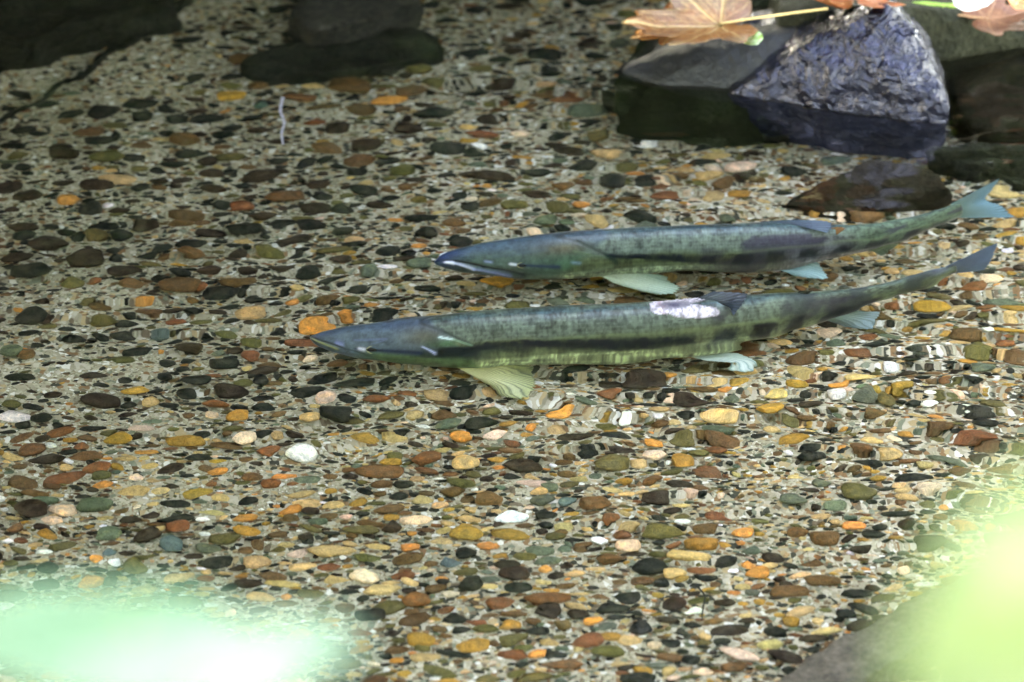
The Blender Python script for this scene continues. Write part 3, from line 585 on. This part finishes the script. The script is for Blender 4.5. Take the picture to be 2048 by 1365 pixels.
def paint2(X, s, q):
    n1 = fbm(np.stack([X * .022, s * 4, q[..., 2] + X * 0], -1), 41, 4); n2 = fbm(np.stack([X * .09, s * 9, q[..., 2] + X * 0], -1), 42, 3); n3 = fbm(np.stack([X * .3, s * 22, q[..., 2] + X * 0], -1), 43, 2)
    c = mixc(np.ones(X.shape + (3,)) * L(70, 98, 106), L(98, 112, 98), sst(.03, .22, s + .1 * n1)); c = mixc(c, L(104, 116, 84), sst(.48, .62, s + .06 * n1))
    c = mixc(c, L(156, 172, 128), sst(.80, .86, s + .02 * n2)); c = mixc(c, L(88, 102, 78), sst(1450, 1650, X) * .6)
    sp = sst(.28, .5, vnoise(np.stack([X * .16, s * 14, q[..., 2] + X * 0], -1), 92)) * (1 - sst(.35, .6, s)); c = c * (1 - .45 * sp)[..., None]; c = c * (1.14 + .75 * n2 + .6 * n3 + .35 * n1 + .26 * np.sin(X * .85 + s * 40) * np.sin(X * .85 - s * 40))[..., None]
    bl = sst(.0, .28, fbm(np.stack([X * .018 + s * .8, s * 2.0, q[..., 2] + X * 0], -1), 51, 3)) * sst(1220, 1400, X); c = mixc(c, L(56, 48, 68), .75 * bl * sst(.1, .4, s))
    bars = sst(.45, .8, np.sin(X * .052 + 2.0 * s + 1.4 * n1) * .5 + .5) * sst(1520, 1600, X); c = mixc(c, L(46, 56, 62), .75 * bars * (1 - sst(1840, 1880, X)))
    sc_ = np.interp(X, [930, 1000, 1200, 1400, 1500, 1650, 1750], [.66, .67, .70, .76, .78, .86, .9]); wd = np.interp(X, [940, 1100, 1300, 1500, 1700], [.075, .085, .12, .17, .2])
    brk = 1 - .8 * sst(1300, 1400, X) * sst(.45, .8, np.sin(X * .085 + 3 * s + 2 * n1) * .5 + .5 + .2 * n2)
    st = np.exp(-(((s - sc_ + .05 * n1 + .04 * n2) / wd) ** 4)) * sst(935, 950, X) * (1 - sst(1740, 1800, X)) * brk; c = mixc(c, L(18, 28, 42), np.clip(st * (1 + .5 * n2), 0, 1))
    yl = np.exp(-(((s - sc_ + wd + .045) / .04) ** 2)) * sst(1050, 1200, X) * (1 - sst(1500, 1600, X)); c = mixc(c, L(138, 156, 108), .45 * yl * (1 + n2))
    hd = 1 - sst(888, 905, X - (s - .45) * 105 + 5 * n1)
    hc = mixc(np.ones(X.shape + (3,)) * L(78, 98, 118), L(92, 112, 122), sst(.1, .4, s)); hc = mixc(hc, L(100, 96, 76), np.exp(-((X - 850) / 45) ** 2 - ((s - .38) / .2) ** 2) * .8)
    hc = mixc(hc, L(84, 112, 74), sst(.68, .8, s) * sst(700, 780, X)); hc = mixc(hc, L(80, 124, 84), np.exp(-((s - .55) / .1) ** 2) * sst(830, 890, X) * .9)
    hc = mixc(hc, L(56, 70, 92), (1 - sst(620, 720, X)) * .6); hc = hc * (1.08 + .6 * n2 + .35 * n3 + .2 * n1)[..., None]
    c = mixc(c, hc, hd); d = np.zeros_like(X)
    blotch = np.exp(-(((X - 905) / 62) ** 4) - (((s - .73) / .115) ** 4)); c = mixc(c, L(28, 42, 50), np.clip(blotch * (1.05 + .3 * n1), 0, 1))
    def ln(x0, s0, x1, s1, wd, colr, k, dep=0.0):
        nonlocal c, d
        m = seg_mask(X, s, x0, s0, x1, s1, wd); c = mixc(c, colr, np.clip(m * k, 0, 1)); d = d + dep * m
    ln(840, .12, 885, .33, .035, L(44, 52, 54), .8, -.0012); ln(885, .33, 942, .62, .03, L(42, 52, 54), .8, -.0012)
    ln(876, .40, 900, .46, .022, L(200, 225, 225), 1.0, .0008); ln(900, .46, 938, .62, .022, L(140, 185, 150), .8, .0008); ln(844, .60, 868, .74, .028, L(195, 205, 245), .9)
    ln(716, .70, 842, .74, .035, L(30, 48, 86), .95, -.0012); ln(724, .68, 736, .70, .06, L(225, 230, 250), .9); ln(678, .60, 692, .64, .09, L(150, 165, 225), .8)  # white speck near the eye is a glint put into the colour
    ln(626, .62, 680, .82, .05, L(185, 190, 120), .85, .0004); ln(626, .52, 690, .74, .04, L(24, 34, 40), .8, -.0018); ln(690, .74, 745, .84, .03, L(40, 54, 60), .7, -.001)
    ln(715, .46, 775, .40, .022, L(120, 140, 185), .55); ln(750, .52, 770, .44, .018, L(130, 150, 190), .5)
    ln(740, .86, 850, .90, .03, L(60, 84, 56), .6, -.0006)
    # fungus patch with a ragged rim, raised a little
    e = ((X - 1372) / 56) ** 2 + ((s - .20 - (X - 1372) * .0012) / .135) ** 2 + .40 * n1 + .38 * n2 + .25 * n3 ; e2 = ((X - 1318) / 20) ** 2 + ((s - .13) / .1) ** 2 + .2 * n2
    w_ = np.maximum(1 - sst(.82, 1.0, e), 1 - sst(.8, 1.05, e2)); rim = np.exp(-((e - 1.0) / .14) ** 2)
    inner = np.exp(-((X - 1345) / 26) ** 2 - ((s - .09 - .0) / .05) ** 2)
    c = mixc(c, np.ones(X.shape + (3,)) * L(200, 190, 200) * (1 + .18 * n2 + .15 * n3)[..., None], w_ * (.86 + .3 * n3)); c = mixc(c, L(205, 160, 165), rim * .5 * w_); c = mixc(c, L(60, 62, 100), inner * .85 * w_); d = d + (.0012 + .0016 * n3) * w_
    c = mixc(c, L(92, 104, 66), np.exp(-((X - 1360) / 150) ** 2 - ((s - .5) / .12) ** 2) * .3)
    c = mixc(c, L(70, 88, 106), (1 - sst(.0, .08, s)) * .5 * sst(1430, 1500, X))
    c = mixc(c, L(120, 130, 160), np.exp(-((X - 1875) / 18) ** 2 - ((s - .25) / .25) ** 2) * .5)
    return np.clip(c, .005, .8), d
prof1 = [(868, 520, 532), (900, 503, 538), (935, 492, 545), (975, 484, 550), (1020, 477, 555), (1070, 470, 558), (1120, 464, 559), (1180, 459, 556), (1250, 455, 550), (1330, 452, 547), (1410, 449, 545), (1490, 446, 543), (1550, 445, 538), (1610, 447, 530), (1660, 448, 519), (1710, 449, 508), (1760, 445, 495), (1810, 434, 478), (1850, 427, 463), (1890, 415, 446), (1918, 406, 434)]
prof2 = [(620, 666, 680), (650, 659, 697), (690, 651, 709), (740, 645, 721), (800, 639, 730), (870, 632, 735), (940, 625, 734), (1010, 619, 732), (1100, 614, 729), (1200, 610, 725), (1300, 605, 718), (1380, 600, 710), (1450, 594, 697), (1520, 590, 680), (1590, 586, 660), (1650, 582, 641), (1700, 577, 624), (1750, 569, 607), (1800, 558, 592), (1850, 545, 576), (1885, 534, 562), (1908, 528, 550)]
Z1, Z2 = -.088, -.096
fish1, fl1 = build_fish("salmon", prof1, Z1, [(868, .8), (960, .66), (1120, .62), (1500, .58), (1750, .48), (1920, .3)], paint1, "upper salmon with white-lined hooked jaw and brown adipose fin, swimming nearer the black rock")
fish2, fl2 = build_fish("salmon", prof2, Z2, [(620, .95), (720, .72), (900, .64), (1400, .6), (1700, .48), (1910, .28)], paint2, "lower salmon with a white fungus patch on its back and a yellow pectoral fin")
BLU, PALE = L(70, 120, 150), L(170, 205, 200)
eye(fish1, fl1, 1041, .70, .0056); eye(fish2, fl2, 749, .71, .0058)
fin(fish1, "caudal_fin", [(1900, 410), (1912, 422), (1912, 436)], [(1996, 361), (1984, 380), (1970, 398), (2002, 414), (2032, 436)], [Z1 + .02, Z1, Z1 - .02], [Z1 + .045, Z1 + .02, Z1, Z1 - .02, Z1 - .045], L(112, 138, 128), L(110, 160, 182), 18, cr=L(30, 56, 74))
fin(fish1, "pectoral_fin", [(1188, 552), (1222, 549)], [(1285, 583), (1325, 589), (1352, 583), (1361, 570), (1335, 552)], Z1 - .035, Z1 - .05, L(190, 198, 160), L(176, 200, 176), 12, cr=L(120, 155, 135), bulge=.004)
fin(fish1, "pelvic_fin", [(1556, 535), (1600, 525)], [(1590, 553), (1625, 557), (1656, 554), (1648, 538), (1636, 524)], Z1 - .04, Z1 - .055, L(150, 185, 180), L(176, 212, 210), 10, cr=L(120, 160, 160), bulge=.003)
fin(fish1, "dorsal_fin", [(1492, 447), (1560, 451), (1600, 452)], [(1580, 440), (1659, 443), (1655, 466)], Z1 + .048, Z1 + .058, L(70, 84, 100), L(92, 116, 136), 11, cr=L(24, 34, 48), bulge=.003)
fin(fish1, "adipose_fin", [(1654, 467), (1672, 470)], [(1660, 456), (1680, 454), (1692, 458)], Z1 + .034, Z1 + .045, L(132, 92, 50), L(140, 96, 48), 3, "small brown adipose fin", cr=L(110, 76, 40))
fin(fish1, "anal_fin", [(1735, 500), (1775, 488)], [(1762, 508), (1790, 500), (1800, 488)], Z1 - .02, Z1 - .045, L(100, 116, 84), L(110, 130, 110), 7)
fin(fish2, "caudal_fin", [(1890, 532), (1900, 542), (1898, 553)], [(1992, 488), (1984, 514), (1972, 542)], [Z2 + .02, Z2, Z2 - .02], [Z2 + .04, Z2 + .01, Z2 - .02], L(86, 100, 112), L(100, 122, 146), 14, cr=L(28, 40, 60))
fin(fish2, "pectoral_fin", [(906, 733), (975, 729)], [(975, 772), (1012, 790), (1050, 797), (1067, 778), (1070, 748), (1058, 731)], Z2 - .042, Z2 - .062, L(206, 200, 140), L(170, 178, 130), 16, "yellow-green fanned pectoral fin", cr=L(70, 84, 58), bulge=.004)
fin(fish2, "pelvic_fin", [(1380, 713), (1440, 702)], [(1415, 728), (1460, 737), (1496, 737), (1510, 727), (1478, 701)], Z2 - .05, Z2 - .054, L(176, 190, 166), L(186, 200, 190), 10, cr=L(115, 150, 140), bulge=.003)
fin(fish2, "dorsal_fin", [(1385, 604), (1430, 610), (1462, 612)], [(1424, 584), (1490, 588), (1484, 608), (1466, 632)], Z2 + .055, Z2 + .068, L(46, 56, 58), L(60, 72, 84), 10, cr=L(18, 24, 30), bulge=.003)
fin(fish2, "anal_fin", [(1650, 640), (1712, 622)], [(1690, 652), (1742, 654), (1764, 622)], Z2 - .03, Z2 - .06, L(104, 124, 110), L(140, 165, 172), 9, cr=L(80, 100, 96))
fin(fish2, "adipose_fin", [(1590, 590), (1610, 590)], [(1600, 582), (1625, 583)], Z2 + .04, Z2 + .05, L(66, 72, 62), L(66, 72, 62), 3)

# ------------------------------------------------------------------ leaves
def outline(kind, th):
    if kind == 'maple':                      # five pointed lobes with smaller teeth
        key = [(0, 1.0), (7, .80), (14, .84), (22, .62), (30, .52), (38, .62), (46, .86), (52, .96), (58, .82), (66, .78), (76, .56), (86, .54), (96, .72), (104, .78), (112, .60), (125, .52), (150, .42), (172, .28), (180, .08)]
        a = np.abs((np.degrees(th) + 180) % 360 - 180); return np.interp(a, [k[0] for k in key], [k[1] for k in key])
    if kind == 'oval':
        a = np.abs((np.degrees(th) + 180) % 360 - 180); return np.interp(a, [0, 10, 25, 45, 70, 90, 120, 150, 180], [1, .88, .74, .6, .5, .47, .5, .56, .6])
def leaf_mesh(kind, size, curl, seed, c0, c1, cv, n=144, rings=14, thick=.0005, squash=1.0):
    th = np.linspace(0, 2 * math.pi, n, endpoint=False); r = outline(kind, th) * (1 + .03 * vnoise(np.stack([np.cos(th) * 6, np.sin(th) * 6, th * 0 + seed], -1), seed))
    t = np.linspace(.02, 1, rings); rad = t[:, None] * r[None]; x = rad * np.cos(th)[None]; y = rad * np.sin(th)[None] * squash
    z = curl * (.5 * (x ** 2) * .6 + np.abs(y) ** 1.5 * .9) + .10 * fbm(np.stack([x * 2.2, y * 2.2, x * 0 + seed], -1), seed, 3) * (abs(curl) + .4)
    lob = [0, 52, -52, 104, -104] if kind == 'maple' else [0]
    vein = np.zeros_like(x)
    for a in lob:
        ca, sa = math.cos(R(a)), math.sin(R(a)); al = x * ca + y * sa; pe = -x * sa + y * ca
        vein = np.maximum(vein, np.exp(-(pe / .012) ** 2) * (al > 0)); vein = np.maximum(vein, .45 * np.exp(-(((al - np.abs(pe) * .9) * 9 % 1 - .5) / .07) ** 2) * (al > 0) * (np.abs(pe) < .3))
    z = z - .012 * vein
    bl = sst(-.3, .4, fbm(np.stack([x * 3, y * 3, x * 0 + seed], -1), seed + 3, 4)); col = mixc(np.ones(x.shape + (3,)) * c0, c1, bl); col = mixc(col, cv, vein * .7)
    V = np.stack([x, y, z], -1).reshape(-1, 3) * size; i = np.arange(rings - 1)[:, None] * n + np.arange(n)[None]; j = np.arange(rings - 1)[:, None] * n + (np.arange(n)[None] + 1) % n
    F = [tuple(q) for q in np.stack([i, i + n, j + n, j], -1).reshape(-1, 4)] + [tuple(range(n))[::-1]]
    N_ = len(V); Vb = V - np.array([0, 0, thick]); F2_ = F + [tuple(k + N_ for k in q)[::-1] for q in F]; e = (rings - 1) * n
    F2_ += [(e + k, e + N_ + k, e + N_ + (k + 1) % n, e + (k + 1) % n) for k in range(n)]
    return mesh_of("blade", np.concatenate([V, Vb]), F2_, np.concatenate([col.reshape(-1, 3)] * 2))
def leaf(name, pos, kind, size, rot, curl, seed, c0, c1, cv, label, petiole=.8, squash=1.0, cat="leaf", mat=None, group=None):
    root = empty(name, pos); root.rotation_euler = rot; tag(root, label, cat, group)
    o = link("blade", leaf_mesh(kind, size, curl, seed, c0, c1, cv, squash=squash), mat or M_LEAF, root, (0, 0, 0))
    v, f = tube(smooth_path([(0, 0, 0), (-.35 * size * petiole, .03 * size, .04 * size), (-size * petiole, .10 * size, .10 * size)], 5), .008 * size + .0006, 6)
    link("petiole", mesh_of("petiole", v, f, np.tile(cv, (len(v), 1))), M_LEAF, root, (0, 0, 0)); return root
BR0, BR1, VE = L(150, 96, 70), L(186, 112, 40), L(206, 176, 120)
GL = "fallen leaves on the bank rocks"
leaf("maple_leaf", at(1440, 48, .095), 'maple', .12, (R(-12), R(6), R(184)), .5, 3, L(104, 72, 50), L(124, 70, 24), VE, "large curled brown and amber maple leaf on the low grey rock", 1.1, group=GL)
leaf("maple_leaf", at(1350, 58, .075), 'maple', .06, (R(-5), R(6), R(200)), .3, 5, L(150, 80, 22), L(164, 98, 32), VE, "amber leaf tip poking out from under the large brown leaf", .4, group=GL)
leaf("leaf", at(1505, 80, .085), 'oval', .026, (R(20), R(-6), R(-75)), .4, 7, L(196, 220, 178), L(120, 160, 60), L(225, 230, 200), "small pale green folded leaf in front of the large brown leaf", 1.0, group=GL)
leaf("maple_leaf", at(1665, 8, .115), 'maple', .055, (R(16), R(-6), R(150)), .35, 9, L(140, 62, 20), L(150, 82, 36), L(170, 118, 76), "bright orange leaf behind the peak of the black rock", .3, group=GL)
leaf("maple_leaf", at(1730, -2, .125), 'maple', .05, (R(18), R(10), R(40)), .5, 10, L(142, 82, 56), L(146, 72, 28), L(200, 140, 90), "salmon-orange curled leaf beside the bright orange one", .3, group=GL)
leaf("maple_leaf", at(1975, 38, .055), 'maple', .075, (R(6), R(0), R(20)), .25, 12, L(108, 62, 42), L(124, 78, 54), L(180, 136, 100), "wide reddish tan leaf lying at the water's edge", .5, group=GL)
leaf("leaf", at(1885, 14, .08), 'oval', .04, (R(16), R(5), R(160)), .3, 14, L(120, 170, 36), L(150, 190, 60), L(190, 210, 120), "bright green oval leaf on the bank rock", .4, group=GL)
leaf("leaf", at(1940, 2, .095), 'oval', .04, (R(25), R(-5), R(30)), .4, 15, L(230, 226, 214), L(206, 200, 186), L(235, 230, 220), "white-backed withered leaf between the green leaf and tan leaf", .4, group=GL)
leaf("leaf", at(2035, 6, .09), 'oval', .035, (R(20), R(0), R(80)), .5, 16, L(200, 110, 70), L(214, 140, 90), L(228, 180, 140), "small orange leaf at the bank corner", .4, group=GL)

# ------------------------------------------------------------------ shrub leaves close to the lens, in the sun (soft because they are near)
def camrot(yaw, pitch, roll=0): return (R(pitch), R(roll), R(yaw))
def near_plant(name, label, cat, foot, leaves, c0, c1, cv, pale):  # pale: per-leaf colour lift that paints the blown-out sunlit glow
    root = empty(name, foot); tag(root, label, cat)
    for k, (px, py, dist, kind, size, rot, curl, sq) in enumerate(leaves):
        p = dist_pt(px, py, dist); o = link("leaf", leaf_mesh(kind, size, curl, 30 + k, c0 * pale[k], c1 * pale[k], cv, n=72, rings=8, squash=sq), M_GREEN, root, Vector(p) - root.location); o.rotation_euler = rot
        mid = (np.array(foot) * .5 + p * .5) + np.array([0, -.05, .05]); v, f = tube(smooth_path([np.array(foot), mid, p], 8), [.006 - .004 * i / 16 for i in range(17)], 6)
        link("stem", mesh_of("stem", v, f, np.tile(L(90, 120, 60), (len(v), 1))), M_GREEN, root)
f1 = np.array([-.35, -3.05, float(bed_z(-.35, -3.05))]); f2 = np.array([.5, -3.5, float(bed_z(.5, -3.5))])
near_plant("broadleaf_shrub", "blurred pale blue-green broad leaves of a sunlit shrub near the viewer", "shrub", f1.tolist(),
    [(270, 1250, 2.1, 'oval', .070, camrot(172, 2, 0), .1, .85), (540, 1300, 2.05, 'oval', .060, camrot(186, 4, 0), .1, .85), (60, 1320, 2.2, 'oval', .05, camrot(150, -4, 0), .1, .8), (400, 1370, 2.0, 'oval', .07, camrot(180, 4, 0), .1, .8)],
    L(27, 56, 51), L(34, 63, 58), L(46, 68, 63), [1, np.array([2.0, 1.4, 1.6]), 1.1, np.array([2.3, 1.5, 1.7])])
near_plant("fern", "blurred bright yellow-green leaves of a sunlit plant near the viewer", "plant", f2.tolist(),
    [(2080, 1190, 1.5, 'oval', .060, camrot(8, 80, 60), .1, 1.2), (1990, 1330, 1.45, 'oval', .046, camrot(-10, 75, 20), .1, 1.2), (2120, 1090, 1.55, 'oval', .045, camrot(5, 85, 80), .1, 1.1), (1925, 1350, 1.55, 'oval', .036, camrot(10, 80, 40), .1, 1.0), (2040, 1290, 1.6, 'oval', .052, camrot(-8, 78, 110), .1, 1.2)],
    L(110, 134, 100), L(138, 154, 132), L(146, 162, 134), [np.array([1.0, 1.0, 1.3]), np.array([.9, .95, 1.0]), .6, .8, np.array([1.1, 1.1, 1.5])])

# ------------------------------------------------------------------ trees on the far bank: they shade the creek and darken its reflections
def make_tree():
    root = empty("riverside_tree", (0, 0, 0)); rr = np.random.default_rng(5)
    V, F = [], []
    def add(pts, rad):
        v, f = tube(pts, rad, 10); o_ = len(V); V.extend(v); F.extend([tuple(k + o_ for k in q) for q in f])
    H = 12.0; spine = [(.15 * math.sin(z * .6), .1 * math.cos(z * .5), z) for z in np.linspace(-.6, H * .85, 14)]; add(spine, [.30 * (1 - .8 * i / 13) for i in range(14)])
    tips = []
    for k in range(22):
        z = rr.uniform(1.6, H * .82); a = rr.uniform(0, 2 * math.pi); ln = 2.9 * (1 - .55 * z / H) + .4; e = (math.cos(a) * ln, math.sin(a) * ln, z + ln * .35)
        add([(0, 0, z), (e[0] * .5, e[1] * .5, z + ln * .25), e], [.09, .05, .015]); tips += [np.array(e) * f_ + np.array([0, 0, z]) * (1 - f_) for f_ in (.55, .8, 1.0)]
    link("trunk", mesh_of("trunk", V, F), M_TRUNK, root, (0, 0, 0))
    pos = []
    for t in tips: pos.append(t + rr.normal(0, .45, (330, 3)))
    pos = np.concatenate(pos + [np.stack([rr.normal(0, 1.1, 1500), rr.normal(0, 1.1, 1500), rr.uniform(1.5, H, 1500)], -1)]); n = len(pos)
    a = rr.normal(size=(n, 3)); a /= np.linalg.norm(a, axis=1)[:, None]; b = np.cross(a, rr.normal(size=(n, 3))); b /= np.linalg.norm(b, axis=1)[:, None]; s_ = rr.uniform(.09, .19, (n, 1))
    Q = np.stack([pos - a * s_, pos + b * s_ * .6, pos + a * s_, pos - b * s_ * .6], 1).reshape(-1, 3); base = L(38, 58, 26); colr = np.repeat(base * rr.uniform(.6, 1.6, (n, 1)) * (1 + rr.normal(0, .1, (n, 3))), 4, 0)
    link("crown", mesh_of("crown", Q, np.arange(4 * n).reshape(-1, 4), np.clip(colr, .01, .5)), M_TREE, root, (0, 0, 0)); return root
t0 = make_tree(); spots = [(-3.9, 5.2, 2.2, .78), (-1.7, 6.1, .4, .74), (-2.2, 7.2, 0, 1.0), (.6, 7.9, 1.2, 1.05), (3.6, 7.6, 2.3, .95), (-5.0, 8.2, 3.4, 1.05), (-.8, 10.2, 4.1, 1.0), (-7.0, 5.5, 5.0, 1.0), (6.5, 9, .7, 1.1), (-3.8, 10.4, 2, .95), (2.3, 10.6, 5.5, 1.2), (-3.5, -9.5, 1, 1.0), (0.3, -10.5, 2, 1.05), (4.2, -9.2, 3, 1.0), (-7.5, -5, 4, 1.0), (7.5, -4, 5, 1.0), (8.0, 2.5, 2.2, 1.0), (-8.5, .5, 1.2, 1.0)]  # near-bank trees and smallest far tree added to narrow sky and block sun
for i, (x, y, rz, s_) in enumerate(spots):
    o = t0 if i == 0 else t0.copy()
    if i:
        C.objects.link(o)
        for ch in list(t0.children): c_ = ch.copy(); C.objects.link(c_); c_.parent = o
    o.location = (x, y, float(bed_z(x, y)) - .05); o.rotation_euler = (0, 0, rz); o.scale = (s_, s_, s_)
    tag(o, "leafy tree standing on the creek bank, beyond the picture", "tree", "trees on both banks")

for i, (x, y, rz, s_) in enumerate([(-4.2, 4.3, 0, .42), (-2.9, 4.7, 1, .40), (-1.2, 4.9, 2, .44), (.2, 4.6, 3, .38), (1.5, 4.8, 4, .42), (2.9, 4.5, 5, .44), (4.3, 4.4, 6, .4)]):  # unseen young trees added to close sky gaps and darken reflections
    o = t0.copy(); C.objects.link(o); o.name = "added_sapling"
    for ch in list(t0.children): c_ = ch.copy(); C.objects.link(c_); c_.parent = o
    o.location = (x, y, float(bed_z(x, y)) - .05); o.rotation_euler = (0, 0, rz); o.scale = (s_ * 1.5, s_ * 1.5, s_)
    tag(o, "young leafy tree standing at the water's edge of the far bank, beyond the picture", "tree", "young trees added along the far bank")
# unseen bush added above the picture to shade the far edge and sand bar
rr = np.random.default_rng(9)
bush = empty("added_shade_bush", (-1.3, 2.6, float(bed_z(-1.3, 2.6)))); tag(bush, "unseen leafy bush added to shade the far creek edge, above the sand bar", "bush")
bo = np.array(bush.location); tips = []
V, F = [], []
for k in range(60):
    e = np.array([rr.uniform(-2.6, .5), rr.uniform(-.8, 2.2), 0]); e[1] = e[1] if e[0] < -.3 else rr.uniform(1.1, 2.2); e[2] = max(.45, 1.0 - .45 * e[1]) + rr.uniform(.1, .5)
    e[2] = rr.uniform(.3, 1.4) if e[0] < -1.3 else e[2]
    v, f = tube(smooth_path([bo, (bo + e) / 2 + np.array([0, .2, .35]), e], 5), [.02 - .0014 * i for i in range(11)], 6)
    o_ = len(V); V.extend(v); F.extend([tuple(q + o_ for q in t_) for t_ in f]); tips += [e, (e + bo) / 2 + np.array([0, .1, .2])]
link("branches", mesh_of("branches", V, F), M_TRUNK, bush)
pos = np.concatenate([t_ + rr.normal(0, 1, (1050, 3)) * (.30, .16, .16) for t_ in tips]); pos = pos[(pos[:, 2] > .52 - .46 * pos[:, 1] + .12) | (pos[:, 0] < -1.0)]; pos = pos[pos[:, 1] > -1.0]; pos = pos[pos[:, 2] > .1]; n = len(pos)
a = rr.normal(size=(n, 3)); a /= np.linalg.norm(a, axis=1)[:, None]; b = np.cross(a, rr.normal(size=(n, 3))); b /= np.linalg.norm(b, axis=1)[:, None]; s_ = rr.uniform(.025, .05, (n, 1))
Q = np.stack([pos - a * s_, pos + b * s_ * .6, pos + a * s_, pos - b * s_ * .6], 1).reshape(-1, 3); colr = np.repeat(L(38, 58, 26) * rr.uniform(.6, 1.6, (n, 1)), 4, 0)
link("foliage", mesh_of("foliage", Q, np.arange(4 * n).reshape(-1, 4), colr), M_TREE, bush)
